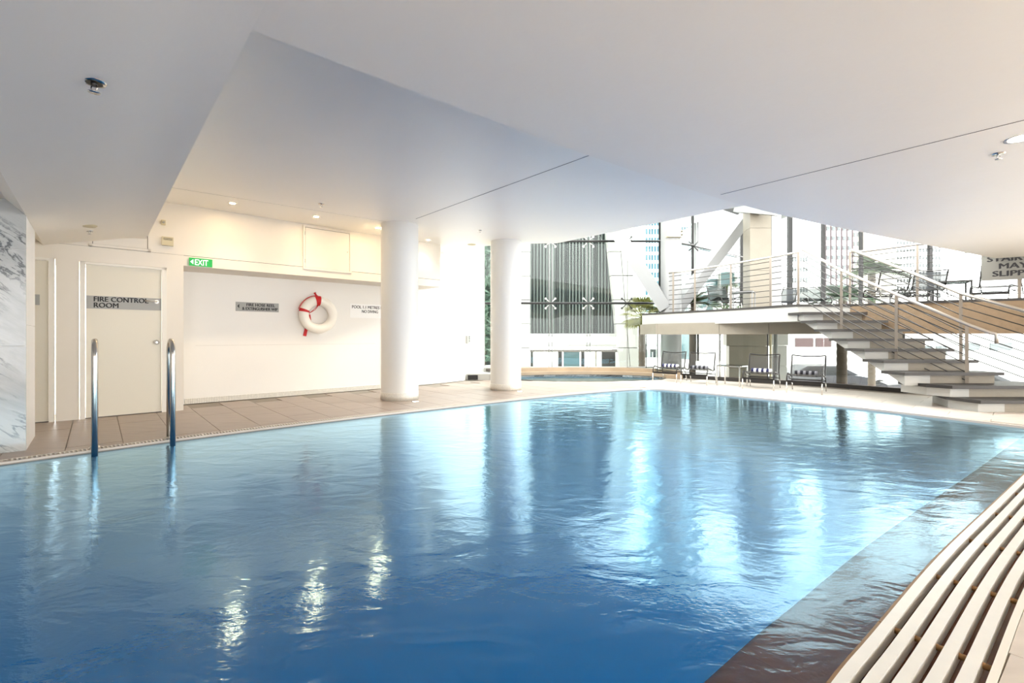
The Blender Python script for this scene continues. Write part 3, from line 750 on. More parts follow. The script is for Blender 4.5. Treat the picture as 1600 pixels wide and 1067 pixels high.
b = MB()
b.tube([lc + QD * -0.02 + Vector((0, 0, 0.18)) - QN * 0.05, lc + QD * -0.07 + Vector((0, 0, 0.1)) - QN * 0.03, lc + QD * -0.17 + Vector((0, 0, 0.03)) - QN * 0.02, lc + QD * -0.2 + Vector((0, 0, 0.0))], 0.006, 6)
b.tube([lc + QD * -0.03 + Vector((0, 0, 0.18)) - QN * 0.05, lc + QD * -0.12 + Vector((0, 0, 0.08)) - QN * 0.03, lc + QD * -0.2 + Vector((0, 0, 0.0))], 0.005, 6)
b.build('cord', M_red, t)
b = MB()
q = [lc + QD * -0.185 + Vector((0, 0, 0.0)), lc + QD * -0.16 + Vector((0, 0, -0.14)) + QN * 0.02, lc + QD * -0.2 + Vector((0, 0, -0.26)) + QN * 0.085, lc + QD * -0.235 + Vector((0, 0, -0.42)) + QN * 0.085]
for i in range(3): b.bar(q[i], q[i + 1], 0.012, 0.055, up=QD) if False else b.bar(q[i], q[i + 1], 0.06, 0.008, up=-QN)
b.build('strap', M_red, t, label='loose red strap tail hanging below the ring')
t2 = thing('wall_hook', 'small red tied hook holding the life ring on the wall', 'hook', tuple(QW(2.12, 1.98, 0)))
b = MB(); b.tube([QW(2.12, 2.0, 0.0), QW(2.12, 2.0, -0.07), QW(2.12, 2.02, -0.075)], 0.006, 8); b.build('peg', M_steel, t2)
b = MB(); b.bar(QW(2.10, 2.01, -0.045), QW(2.15, 1.925, -0.06), 0.035, 0.01, up=-QN); b.build('tie', M_red, t2)
# slim cabinet door past the nearer column
O2 = Vector((-2.88, 10.08, 0)); D2 = Vector((0.70, 0.70, 0)).normalized(); N2 = Vector((-D2.y, D2.x, 0))
t = thing('wall_cabinet', 'tall white riser cabinet door right of the nearer column', 'cabinet', tuple(O2 + D2 * 0.6))
def w2(b, t0, t1, z0, z1, d0, d1): return wbox(b, t0, t1, z0, z1, d0, d1, O2, D2, N2)
b = MB(); w2(b, 0.15, 0.85, 0.70, 2.27, -0.022, 0.02); b.build('body', M_trim, t)
b = MB(); w2(b, 0.17, 0.80, 0.74, 2.22, -0.032, -0.02); b.build('door', M_wall, t)
b = MB(); w2(b, 0.13, 0.87, 0.675, 0.70, -0.05, 0.02); b.build('sill', M_trim, t)
b = MB(); b.tube([wp(0.72, 1.42, -0.03, O2, D2, N2), wp(0.72, 1.42, -0.06, O2, D2, N2), wp(0.6, 1.42, -0.06, O2, D2, N2)], 0.009, 6); b.build('handle', M_steel, t)
b = MB(); b.tube([wp(0.72, 1.52, -0.03, O2, D2, N2), wp(0.72, 1.52, -0.045, O2, D2, N2)], 0.02, 10); b.build('key_lock', M_steel, t)
# switch on the far wall
t = thing('wall_switch', 'small grey push button plate on the far white wall', 'switch', (-1.15, 12.2, 1.1))
b = MB(); A3 = Vector((0.24, 0.97, 0)).normalized(); N3 = Vector((-A3.y, A3.x, 0)); O3 = Vector((-1.22, 12.02, 0))
wbox(b, 0.02, 0.28, 0.97, 1.16, -0.045, 0.0, O3, A3, N3); b.build('plate', M_signg, t)
for z in (1.02, 1.08, 1.13):
    b = MB(); b.tube([wp(0.2, z, -0.04, O3, A3, N3), wp(0.2, z, -0.055, O3, A3, N3)], 0.014, 8); b.build('button', M_ink, t)

# ------------------------------------------------------------------ grab rails into the water
def ladder_rail(rear, label):
    f_ = rear - V * 0.32
    t = thing('grab_rail', label, 'rail', (rear.x, rear.y, 0), 'pool grab rails')
    path = [Vector((rear.x, rear.y, 0.0))]
    r0 = 0.16; path.append(Vector((rear.x, rear.y, 1.10 - r0)))
    for k in range(1, 12):
        a = math.pi * k / 12; c_ = (rear + f_) / 2
        path.append(Vector((c_.x, c_.y, 1.10 - r0)) + V * (0.16 * math.cos(a)) + Vector((0, 0, r0 * math.sin(a))))
    path += [Vector((f_.x, f_.y, 1.10 - r0)), Vector((f_.x, f_.y, -0.9))]
    b = MB(); b.tube(path, 0.026, 14); b.build('tube', M_steel, t)
    b = MB(); b.lathe([(0.026, 0.02), (0.05, 0.004), (0.052, 0.0)], (rear.x, rear.y, 0.001), 20); b.build('flange', M_steel, t)
    return f_
ra = Vector((-4.31, 4.76, 0)); rb = Vector((-3.86, 5.19, 0))
fa = ladder_rail(ra, 'left polished steel grab rail standing in the water'); fb = ladder_rail(rb, 'right polished steel grab rail nearer the recessed wall')
t = thing('pool_ladder', 'submerged ladder treads between the two grab rails', 'ladder', tuple((fa + fb) / 2))
for z in (-0.14, -0.42, -0.70):
    b = MB(); b.bar((fa.x, fa.y, z), (fb.x, fb.y, z), 0.08, 0.025); b.build('tread', M_steel, t)

# in-ground uplights
for px, py, lab in ((649, 627.5, 'small recessed floor light at the foot of the nearer column'), (812, 611.5, 'small recessed floor light at the foot of the farther column')):
    p = W(px, py); t = thing('floor_light', lab, 'light', (p.x, p.y, 0), 'recessed floor lights')
    b = MB(); b.lathe([(0.05, 0.004), (0.07, 0.003), (0.072, 0)], (p.x, p.y, 0), 20); b.build('ring', M_steel, t)
    b = MB(); b.lathe([(0, 0.003), (0.05, 0.003)], (p.x, p.y, 0), 20); b.build('lens', mat('floor_lens', (255, 250, 235), emit=(255, 245, 220), estr=6), t)

# ------------------------------------------------------------------ spa
sp = thing('spa_pool', 'round sunken spa pool with brown stone back wall below the glass', 'spa', (spa_c[0], spa_c[1], 0))
b = MB(); ne = 40
vs = [(p[0], p[1], 0.002) for p in SPA] + [(p[0], p[1], -0.2) for p in SPA]
b.add(vs, [(i, (i + 1) % ne, (i + 1) % ne + ne, i + ne) for i in range(ne)]); b.add([(p[0], p[1], -0.2) for p in SPA], [tuple(range(ne))]); b.build('basin', mat('spa_basin', (225, 232, 234), 0.4), sp)
b = MB(); vs = [(p[0], p[1], -0.4) for p in RIM] + [(p[0], p[1], 0.006) for p in RIM] + [(p[0], p[1], 0.006) for p in SPA] + [(p[0], p[1], -0.4) for p in SPA]
b.add(vs, [(k * ne + i, k * ne + (i + 1) % ne, (k + 1) * ne + (i + 1) % ne, (k + 1) * ne + i) for k in range(3) for i in range(ne)]); b.build('rim', M_tread, sp)
holed('water', SPA, [], -0.05, M_spawater, sp).location = (-spa_c[0], -spa_c[1], 0)
arc = [(spa_c[0] + (spa_r[0] + .08) * math.cos(a), spa_c[1] + (spa_r[1] + .08) * math.sin(a)) for a in [R(-12 + 172 * k / 40) for k in range(41)]]
b = MB(); ribbon(b, arc, -0.22, 0.0, 0.0, 0.09); b.build('back_step', M_spa, sp)
b = MB(); ribbon(b, arc, -0.42, -0.22, 0.0, 0.20); b.build('back_wall', M_spa, sp)
t = thing('entry_step', 'white step with dark vent grilles at the foot of the far wall', 'step', (-0.9, 12.1, 0))
b = MB(); b.prism([(-1.18, 12.0), (-0.6, 12.02), (-0.35, 11.95), (-0.5, 13.6), (-0.85, 13.9)], 0.0, 0.16); b.build('block', M_fascia, t)
b = MB(); b.box((-1.02, 12.0, 0.075), (0.26, 0.03, 0.12), R(2)); b.build('vent', M_black, t)
b = MB(); b.prism([(-0.78, 12.7), (-0.2, 12.5), (-0.1, 12.8), (-0.6, 13.9), (-0.8, 13.8)], 0.16, 0.28); b.build('block', M_fascia, t)
b = MB(); b.box((-0.55, 12.6, 0.22), (0.34, 0.03, 0.07), R(-18)); b.build('vent', M_seam, t)

# ------------------------------------------------------------------ glass facade, left part (point-fixed glass)
FY = 14.3
w1 = struct_root('window_1')
mull = [-0.84, at(860, FY), at(919, FY), at(979, FY), at(1029, FY) + 0.02]
levels = [0.0, 2.16, 4.07, 5.6]
for i in range(len(mull) - 1):
    for j in range(3):
        b = MB(); x0, x1 = mull[i] + 0.008, mull[i + 1] - 0.008
        b.box(((x0 + x1) / 2, FY, (levels[j] + levels[j + 1]) / 2 + 0.1 * (j == 0)), (x1 - x0, 0.012, levels[j + 1] - levels[j] - 0.016 - 0.2 * (j == 0))); b.build('pane', M_glass, w1)
b = MB(); b.box((1.6, FY + 0.02, 0.10), (5.6, 0.12, 0.2)); b.build('sill', M_fascia, w1)
for z in (2.16, 4.07):
    b = MB(); b.tube([(-0.84, FY - 0.12, z), (4.6, FY - 0.12, z)], 0.035, 12); b.build('tube_beam', M_frame, w1)
for i, x in enumerate(mull[1:4]):
    for dx in ((-0.05, 0.045) if i < 2 else (0.0,)):
        b = MB(); b.tube([(x + dx, FY - 0.09, 0.1), (x + dx, FY - 0.09, 5.6)], 0.012 if i < 2 else 0.007, 8); b.build('tension_rod', M_strut if i < 2 else M_frame, w1)
    for z in (2.16, 4.07):
        b = MB()
        for sx_ in (-1, 1):
            for sz in (-1, 1): b.tube([(x, FY - 0.09, z), (x + sx_ * 0.14, FY - 0.06, z + sz * 0.14), (x + sx_ * 0.15, FY - 0.01, z + sz * 0.15)], 0.014, 6)
        b.build('spider_arm', M_steel if i < 2 else M_black, w1)
        b = MB()
        for sx_ in (-1, 1):
            for sz in (-1, 1): b.tube([(x + sx_ * 0.15, FY - 0.03, z + sz * 0.15), (x + sx_ * 0.15, FY - 0.005, z + sz * 0.15)], 0.032, 10)
        b.build('clamp_disc', M_steel if i < 2 else M_black, w1)
# facade seen above the mezzanine
w2_ = struct_root('window_2')
FP = [(4.58, 14.3), (5.86, 14.95), (8.46, 17.0)]
FR_ = [(8.9, 15.8), (at(1219, 15.6), 15.6), (at(1234, 15.5), 15.5), (at(1286, 15.1), 15.1), (at(1345, 14.6), 14.6), (at(1453, 13.6), 13.6), (14.5, 11.8)]
def glazed(root, pts, z0, z1, wm=0.06, mm=M_frame, widths=None):
    for i in range(len(pts) - 1):
        a = Vector(pts[i]); c = Vector(pts[i + 1]); m_ = (a + c) / 2; L = (c - a).length
        b = MB(); b.box((m_.x, m_.y, (z0 + z1) / 2), (L - 0.04, 0.012, z1 - z0 - 0.06), math.atan2((c - a).y, (c - a).x)); b.build('pane', M_glass, root)
    for i, p in enumerate(pts):
        w = widths[i] if widths else wm
        if w > 0:
            b = MB(); b.box((p[0], p[1], (z0 + z1) / 2), (w, w, z1 - z0)); b.build('mullion', mm, root)
glazed(w2_, FP, 1.84, 5.6, widths=[0.05, 0.06, 0.08])
b = MB(); b.tube([(4.58, 14.2, 4.1), (5.86, 14.85, 4.07)], 0.035, 10); b.build('tube_beam', M_frame, w2_)
b = MB(); b.tube([(5.86, 14.88, 4.05), (8.46, 16.9, 4.05)], 0.02, 8); b.build('transom', M_frame, w2_)
b = MB()
for sx_ in (-1, 1):
    for sz in (-1, 1): b.tube([(5.86, 14.85, 4.05), (5.86 + sx_ * 0.15, 14.88, 4.05 + sz * 0.15)], 0.02, 6)
b.build('spider_arm', M_black, w2_)
w3 = struct_root('window_3')
glazed(w3, FR_, 1.84, 5.6, widths=[0.0, 0.04, 0.13, 0.10, 0.09, 0.09, 0.1])
# lower glazing under the mezzanine
LG = [(4.1, 14.1), (4.15, 13.15), (5.4, 12.0), (6.24, 11.25), (7.08, 10.5), (7.95, 9.35), (9.6, 8.15), (11.9, 6.7)]
w4 = struct_root('window_4')
glazed(w4, LG, 0.09, 1.2, widths=[0.02] * 4 + [0.0, 0.03, 0.05, 0.05], wm=0.02)
mb = MB()
for i in range(len(LG) - 1):
    a = LG[i]; c = LG[i + 1]; mb.bar((a[0], a[1], 0.045), (c[0], c[1], 0.045), 0.12, 0.09)
mb.build('sill', M_tread, w4)
# glazed atrium roof over the mezzanine
w5 = struct_root('window_5')
for k in range(7):
    x0 = -1.0 + 2.2 * k; y1 = 14.4 if x0 < 4.5 else 15.6
    b = MB(); b.box((x0 + 1.1, (10.2 + y1) / 2, 5.66), (2.16, y1 - 10.2, 0.02)); b.build('pane', M_glass, w5)
    b = MB(); b.box((x0, (10.2 + y1) / 2, 5.66), (0.05, y1 - 10.2, 0.14)); b.build('roof_bar', M_strut, w5)

# ------------------------------------------------------------------ mezzanine
MZ = 1.84
mezz = struct_root('mezzanine')
EDGE = smooth([(4.0, 14.2), (4.75, 12.9), (5.45, 11.6), (6.0, 10.35), (6.15, 9.95)], 4)
RE = [(7.45, 9.95), (8.0, 9.1), (9.2, 8.32), (10.6, 7.6), (12.0, 7.0)]
MPOLY = EDGE + RE + [(14.6, 9.5), (14.5, 11.7), (11.6, 13.5), (8.7, 15.7), (8.4, 16.9), (5.9, 14.9), (4.5, 14.25)]
MPI = offset(EDGE, 0.05) + offset(RE, 0.05) + MPOLY[len(EDGE) + len(RE):]
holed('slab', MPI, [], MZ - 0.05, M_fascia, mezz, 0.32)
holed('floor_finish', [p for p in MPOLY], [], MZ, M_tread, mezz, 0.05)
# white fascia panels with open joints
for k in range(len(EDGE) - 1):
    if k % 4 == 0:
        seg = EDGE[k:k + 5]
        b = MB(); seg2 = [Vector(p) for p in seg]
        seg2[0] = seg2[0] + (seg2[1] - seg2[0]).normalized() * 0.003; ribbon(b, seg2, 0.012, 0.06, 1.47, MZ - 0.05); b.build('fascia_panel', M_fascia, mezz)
# beige stone beam under the slab, following the glazing
beam = struct_root('trim_8')
LGo = [(4.1, 14.0), (4.12, 13.05), (5.35, 11.9), (6.2, 11.13), (7.0, 10.42), (7.8, 9.3), (9.3, 8.2), (11.6, 6.6)]
for i in range(1, len(LGo) - 1):
    a = Vector(LGo[i]); c = Vector(LGo[i + 1]); d = (c - a).normalized(); m0 = a + d * 0.004; m1 = c - d * 0.004
    zt = 1.50 if i < 4 else 1.79
    if i >= 5: zt = 1.79
    b = MB(); nn = Vector((-d.y, d.x)) * 0.28
    b.prism([(m0.x, m0.y), (m1.x, m1.y), (m1.x + nn.x, m1.y + nn.y), (m0.x + nn.x, m0.y + nn.y)], 1.195, zt); b.build('stone_block', M_stone if i < 4 else M_stone2, beam)
# far edge beam at its left end
b = MB(); b.bar((4.12, 13.05, 1.35), (4.0, 14.2, 1.35), 0.1, 0.3); b.build('stone_block', M_stone, beam)

# railings ----------------------------------------------------------
def railing(path3, label, nb=8, post_h=1.13, posts=None, hr=0.025, br=0.0085, group='steel railings', foot=0.0, botgap=0.09, cap_end=None):
    base = path3[0]
    t = thing('railing', label, 'railing', tuple(base), group)
    b = MB(); top = [Vector(p) + Vector((0, 0, post_h)) for p in path3]
    if cap_end: top = top + cap_end
    b.tube(top, hr, 12); b.build('handrail', M_rail, t)
    for k in range(nb):
        z = botgap + (post_h - botgap - 0.1) * k / (nb - 1)
        b = MB(); b.tube([Vector(p) + Vector((0, 0, z)) for p in path3], br, 6); b.build('bar', M_bar, t)
    for p in (posts or path3):
        p = Vector(p); b = MB(); b.box((p.x, p.y, p.z + post_h / 2), (0.045, 0.022, post_h), R(-40)); b.build('post', M_railp, t)
    return t
EI = offset(EDGE, 0.09)
rp = [(EI[k][0], EI[k][1], MZ) for k in range(3, len(EI))]
# trim the left end
rp = [(4.55, 13.35, MZ)] + [q for q in rp if q[1] < 13.2]
railing(rp, 'curved steel railing along the left edge of the raised platform', posts=[(4.62, 13.2, MZ), rp[2], rp[5], rp[8], (5.92, 10.55, MZ), (6.2, 9.98, MZ)])
rq = [(7.32, 9.98, MZ), (7.55, 9.9, MZ), (8.05, 9.15, MZ), (9.25, 8.40, MZ), (10.6, 7.7, MZ), (12, 7.1, MZ)]
railing(rq, 'steel railing on the raised platform right of the stair behind the sign', posts=[rq[0], rq[2], rq[3], rq[4], rq[5]])

# stair ----------------------------------------------------------------
st = thing('staircase', 'white stone stair with dark treads rising to the platform', 'stairs', (7.2, 8.3, 0))
RI = 0.184
def tread_poly(n):
    if n == 1: return [(7.25, 8.0), (6.94, 7.36), (7.02, 6.90), (9.9, 6.90), (9.9, 7.75)]
    if n == 2: return [(6.7, 8.0), (6.74, 7.52), (6.92, 7.24), (9.3, 7.24), (8.7, 8.0)]
    d = 6.48 + 0.36 * n; xl = 6.60 - 0.053 * n; xr = {3: 8.08, 4: 8.02, 5: 7.95, 6: 7.9, 7: 7.78, 8: 7.65, 9: 7.55}[n]
    return [(xl, d), (xr, d), (xr - 0.02, d + 0.42), (xl - 0.05, d + 0.42)]
def bl(d): return max(0.0, 0.40 + (d - 7.49) * 0.4545)
for n in range(1, 10):
    P = tread_poly(n); z = RI * n
    b = MB(); b.prism(P, z - 0.05, z); b.build('tread', M_tread, st)
    if n > 2:
        d = 6.48 + 0.36 * n; xl = P[0][0] + 0.07; xr = P[1][0] - 0.08; zb0 = bl(d + 0.08); zb1 = bl(d + 0.46); zt = z - 0.04
        for x0, x1, m_, nm in ((xl, xl + 0.42, M_fascia, 'stringer'), (xl + 0.42, xr, M_stone, 'riser')):
            b = MB(); b.extr([(x0, d + 0.08, RI * (n - 1) - 0.04), (x0, d + 0.445, RI * n - 0.055), (x0, d + 0.445, zt), (x0, d + 0.08, zt)], (x1 - x0, 0, 0)); b.build(nm, m_, st)
    else:
        x0 = P[1][0] + 0.06; fy = P[2][1] + 0.07; xs = x0 + 0.45
        b = MB(); b.prism([(P[0][0] + 0.05, P[0][1]), (x0, P[1][1] + 0.04), (P[2][0] + 0.03, fy), (xs, fy), (xs, 8.05)], 0.0 if n == 1 else RI, z - 0.04); b.build('stringer', M_fascia, st)
        b = MB(); b.prism([(xs, fy), (P[3][0] - 0.1, fy), (P[4][0] - 0.1, P[4][1]), (xs, 8.05)], 0.0 if n == 1 else RI, z - 0.04); b.build('riser', M_stone, st)
# stair rails
LR = [(6.22, 9.86, MZ), (6.52, 9.12, 1.288), (6.92, 8.30, 0.736), (7.50, 7.60, 0.184)]
lr = smooth([(p[0], p[1]) for p in LR], 1)
endp = [Vector((7.68, 7.40, 1.20)), Vector((7.72, 7.36, 1.185)), Vector((7.73, 7.35, 1.15)), Vector((7.73, 7.35, 1.03))]
railing([LR[0], LR[1], LR[2], LR[3]], 'sloping left stair railing ending in a hooked handrail', 8, 1.16, posts=LR[1:], hr=0.027, group='stair railings', cap_end=endp)
RR = [(7.32, 9.93, MZ), (7.62, 9.0, 1.30), (7.85, 8.06, 0.736), (8.25, 7.3, 0.35), (8.9, 6.6, 0.0)]
railing(RR, 'sloping right stair railing on the far side of the steps', 8, 1.16, posts=RR[2:4], hr=0.03, group='stair railings')
# stair sign
t = thing('stair_sign', 'grey stairway may be slippery sign on the platform railing', 'sign', (8.9, 8.45, 2.1))
sa = Vector((8.82, 8.67, 0)); sd = Vector((9.25 - 8.05, 8.40 - 9.15, 0)).normalized(); sn = Vector((-sd.y, sd.x, 0))
b = MB(); wbox(b, 0.0, 1.0, 2.185, 2.76, -0.05, -0.035, sa, sd, sn); b.build('plate', mat('stair_sign_grey', (122, 122, 116), 0.5), t)
for i, tx in enumerate(('STAIRWAY', 'MAY BE', 'SLIPPERY')):
    text_mesh('lettering', tx, 0.14, M_ink, wp((0.07, 0.22, 0.14)[i], 2.53 - i * 0.138, -0.0505, sa, sd, sn), sd, -sn, t, 0.001, 'LEFT', 0.0, fit=(0.87, 0.62, 0.74)[i], thick=0.007)

# ------------------------------------------------------------------ steelwork
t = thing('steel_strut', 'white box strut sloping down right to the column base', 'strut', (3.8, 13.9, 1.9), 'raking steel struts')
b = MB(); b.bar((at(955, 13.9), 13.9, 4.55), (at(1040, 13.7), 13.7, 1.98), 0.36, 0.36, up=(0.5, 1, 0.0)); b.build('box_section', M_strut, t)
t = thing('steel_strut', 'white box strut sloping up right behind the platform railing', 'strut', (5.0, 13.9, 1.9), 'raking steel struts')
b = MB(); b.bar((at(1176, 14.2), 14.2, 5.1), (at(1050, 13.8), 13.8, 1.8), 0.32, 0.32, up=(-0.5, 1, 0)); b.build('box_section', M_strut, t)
cx = at(1048.5, 13.75)
t = thing('steel_column', 'tall white round column behind the platform railing', 'column', (cx, 13.75, 0))
b = MB(); b.lathe([(0.295, 0.0), (0.295, 5.6)], (cx, 13.75, 0), 40); b.build('shaft', M_strut, t)
t2 = MB(); t2.box((cx - 0.03, 13.42, 4.13), (0.46, 0.16, 0.20), R(4)); br = t2.build('bracket', M_cream, t)
b = MB()
for z in (4.08, 4.18): b.tube([(cx + 0.17, 13.36, z), (cx + 0.17, 13.32, z)], 0.022, 8)
b.build('bolt', M_black, br)
t = thing('stone_column', 'broad beige stone clad column behind the platform railing', 'column', (6.9, 13.2, MZ))
for z0, z1 in ((MZ, 3.0), (3.0, 4.2), (4.2, 5.6)):
    b = MB(); b.prism([(at(1172, 13.0), 13.0), (at(1205, 13.0), 13.0), (at(1205, 13.0) + .25, 13.6), (at(1172, 13.0) + .1, 13.6)], z0 + 0.003, z1 - 0.003); b.build('stone_panel', M_stone, t)
t = thing('plaster_column', 'plain white column beside the beige stone column', 'column', (7.6, 13.1, MZ))
b = MB(); b.prism([(at(1205, 13.0) + 0.01, 13.0), (at(1221, 13.1), 13.1), (at(1221, 13.1) + .2, 13.6), (at(1205, 13.0) + 0.26, 13.6)], MZ, 5.6); b.build('shaft', M_strut, t)
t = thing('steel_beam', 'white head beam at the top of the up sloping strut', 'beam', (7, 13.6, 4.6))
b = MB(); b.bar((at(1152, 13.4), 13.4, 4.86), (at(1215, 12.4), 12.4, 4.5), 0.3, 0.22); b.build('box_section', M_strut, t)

# ------------------------------------------------------------------ lounge chairs
def arc_pts(P, n=5):
    P3 = [Vector(p) for p in P]; out = []
    for i in range(len(P3) - 1):
        p0 = P3[max(i - 1, 0)]; p1 = P3[i]; p2 = P3[i + 1]; p3 = P3[min(i + 2, len(P3) - 1)]
        for k in range(n):
            t_ = k / n; out.append(0.5 * ((2 * p1) + (p2 - p0) * t_ + (2 * p0 - 5 * p1 + 4 * p2 - p3) * t_ * t_ + (3 * p1 - p0 - 3 * p2 + p3) * t_ ** 3))
    out.append(P3[-1]); return out
def make_chair(label, group):
    t = thing('lounge_chair', label, 'chair', (0, 0, 0), group)
    prof = [(-0.355, 0.22), (-0.345, 0.31), (-0.30, 0.37), (-0.22, 0.385), (-0.05, 0.35), (0.10, 0.315), (0.17, 0.33), (0.21, 0.40), (0.26, 0.56), (0.32, 0.745)]
    for s_ in (-1, 1):
        b = MB(); b.tube(arc_pts([(s_ * 0.30, y, z) for y, z in prof], 4), 0.014, 8); b.build('side_frame', M_bfr, t)
        b = MB(); b.tube([(s_ * 0.30, -0.38, 0.0), (s_ * 0.30, -0.355, 0.22)], 0.013, 8); b.build('leg', M_steel, t)
        b = MB(); b.tube([(s_ * 0.30, 0.225, 0.42), (s_ * 0.30, 0.30, 0.19)], 0.009, 8); b.build('leg_brace', M_bfr, t)
        b = MB(); b.tube([(s_ * 0.30, 0.30, 0.19), (s_ * 0.30, 0.37, 0.0)], 0.010, 8); b.build('leg', M_steel, t)
        b = MB(); b.tube(arc_pts([(s_ * 0.285, -0.28, 0.36), (s_ * 0.285, -0.08, 0.26), (s_ * 0.285, 0.10, 0.26), (s_ * 0.295, 0.28, 0.25)], 4), 0.008, 6); b.build('under_rail', M_bfr, t)
    b = MB(); b.bar((-0.30, -0.355, 0.235), (0.30, -0.355, 0.235), 0.012, 0.04); b.tube([(-0.3, 0.29, 0.22), (0.3, 0.29, 0.22)], 0.009, 6); b.tube([(-0.3, 0.0, 0.26), (0.3, 0.0, 0.26)], 0.008, 6); b.build('stretcher', M_bfr, t)
    b = MB(); b.tube(arc_pts([(-0.30, 0.32, 0.745), (-0.1, 0.325, 0.725), (0.1, 0.325, 0.725), (0.30, 0.32, 0.745)], 3), 0.013, 8); b.build('top_rail', M_bfr, t)
    pp = arc_pts([(0, y, z) for y, z in prof[2:]], 4); pp = pp[:-1]
    b = MB(); n_ = len(pp); vs = []; nx = 5
    for p in pp:
        for k in range(nx):
            x = -0.29 + 0.58 * k / (nx - 1); sag = 0.012 * (1 - (2 * k / (nx - 1) - 1) ** 2)
            vs.append((x, p.y, p.z - sag + 0.0))
    fs = [(i * nx + k, i * nx + k + 1, (i + 1) * nx + k + 1, (i + 1) * nx + k) for i in range(n_ - 1) for k in range(nx - 1)]
    b.add(vs, fs, True); b.build('sling', M_sling, t)
    return t
ca = math.atan2(-0.63, 0.77)       # heading of the chair's width axis
gA = 'lounge chairs on the deck under the platform'
wd = Vector((0.77, -0.63, 0)).normalized(); fd = Vector((-0.63, -0.77, 0)).normalized()
def chair_pos(px, py): p = W(px, py); return p + wd * 0.30 - fd * 0.38
spots = [((1229, 613.5), 'rightmost of the four black sling lounge chairs on the deck'), ((1160, 607.5), 'black sling lounge chair just right of the small deck table'),
         ((1063.5, 600), 'black sling lounge chair just left of the small deck table'), ((1019.7, 596), 'leftmost of the four black sling lounge chairs on the deck')]
proto = None; deck_chairs = []
for (px, lab) in spots:
    p = chair_pos(*px)
    if proto is None:
        proto = make_chair(lab, gA); proto.location = p; proto.rotation_euler = (0, 0, ca); deck_chairs.append(proto)
    else: deck_chairs.append(copy_tree(proto, p, ca, lab))
# rolled towels
def towel(ch, m1, m2, label, dx=-0.02):
    # lies against the back of the seat
    rot = Matrix.Rotation(ca, 4, 'Z'); base = Vector(ch.location) + rot @ Vector((dx, 0.10, 0.378))
    t = thing('rolled_towel', label, 'towel', tuple(base), 'rolled striped towels')
    x = rot @ Vector((1, 0, 0)); L = 0.40; ns = 8
    for k in range(ns):
        b = MB(); b.tube([base + x * (-L / 2 + L * k / ns), base + x * (-L / 2 + L * (k + 1) / ns - 0.0005)], 0.052 if k % 2 else 0.0535, 16); b.build('stripe', m1 if k % 2 else m2, t)
    b = MB(); e = base + x * (L / 2 + 0.001); pts_ = []
    for k in range(30):
        a = k * 0.5; r_ = 0.046 * (1 - k / 30.0); pts_.append(e + (rot @ Vector((0, math.cos(a) * r_, math.sin(a) * r_))))
    b.tube(pts_, 0.004, 5); b.build('spiral_fold', m1, t)
towel(deck_chairs[0], M_tow_g, M_tow_b, 'dark grey and black striped rolled towel on the rightmost deck chair')
towel(deck_chairs[1], M_tow_w, M_tow_n, 'white and navy striped rolled towel right of the deck table')
towel(deck_chairs[2], M_tow_g, M_tow_b, 'dark grey and black striped rolled towel left of the deck table')
towel(deck_chairs[3], M_tow_w, M_tow_n, 'white and navy striped rolled towel on the leftmost deck chair')
def make_table(label, group=None, size=0.52, h=0.47, mt=M_strut):
    t = thing('side_table', label, 'table', (0, 0, 0), group); s_ = size / 2
    for x in (-1, 1):
        for y in (-1, 1):
            b = MB(); b.box((x * (s_ - 0.0125), y * (s_ - 0.0125), (h - 0.01) / 2), (0.025, 0.025, h - 0.01)); b.build('leg', mt, t)
    b = MB()
    for x in (-1, 1):
        b.box((x * (s_ - 0.0125), 0, h - 0.0125), (0.025, size - 0.05, 0.025)); b.box((0, x * (s_ - 0.0125), h - 0.0125), (size - 0.05, 0.025, 0.025))
    b.build('frame', mt, t)
    b = MB(); b.box((0, 0, h + 0.002), (size, size, 0.01)); b.build('top', M_glasst, t)
    return t
tb = make_table('small square metal side table between the deck chairs', None, mt=M_steel); tb.location = (5.11, 10.70, 0); tb.rotation_euler = (0, 0, R(-45))
# mezzanine furniture
gM = 'lounge chairs on the raised platform'
for px, D, rz, m_, lab in ((1130, 13.0, R(12), M_slingd, 'dark green sling chair at the left end of the raised platform'),
        (1183, 13.7, R(-160), M_slingg, 'grey sling chair on the platform in front of the stone column'),
        (1221, 14.0, R(200), M_slingg, 'grey sling chair on the platform before the white column'),
        (1272, 13.2, R(-10), M_slingd, 'large dark sling chair on the platform behind the stair top'),
        (1386, 10.5, R(170), M_sling, 'black sling chair on the platform behind the right stair rail'),
        (1442, 10.3, R(165), M_slingg, 'grey backed sling chair on the platform left of the sign'),
        (1556, 9.6, R(150), M_sling, 'black sling chair on the platform behind the slippery stairway sign')):
    c = copy_tree(proto, (at(px, D), D, MZ), rz, lab, gM); set_mat(c, 'sling', m_)
for px, D, lab in ((1160, 12.15, 'white side table on the platform beside the dark green chair'), (1487, 9.9, 'dark framed side table on the platform left of the sign'), (1412, 12.4, 'dark side table between two platform chairs')):
    t = make_table(lab, 'side tables on the raised platform', 0.55, 0.47, M_strut if px < 1200 else M_frame); t.location = (at(px, D), D, MZ); t.rotation_euler = (0, 0, R(-35))

# ------------------------------------------------------------------ outdoors
terr = MB(); terr.prism([(-12, 14.5), (6, 14.5), (12, 22), (12, 30), (-14, 30)], -0.6, -0.25); terr.build('terrace', M_terr, kind='structure')
g_ = MB(); g_.box((40, 120, -1.7), (420, 260, 0.2)); g_.build('street', M_street, kind='structure')
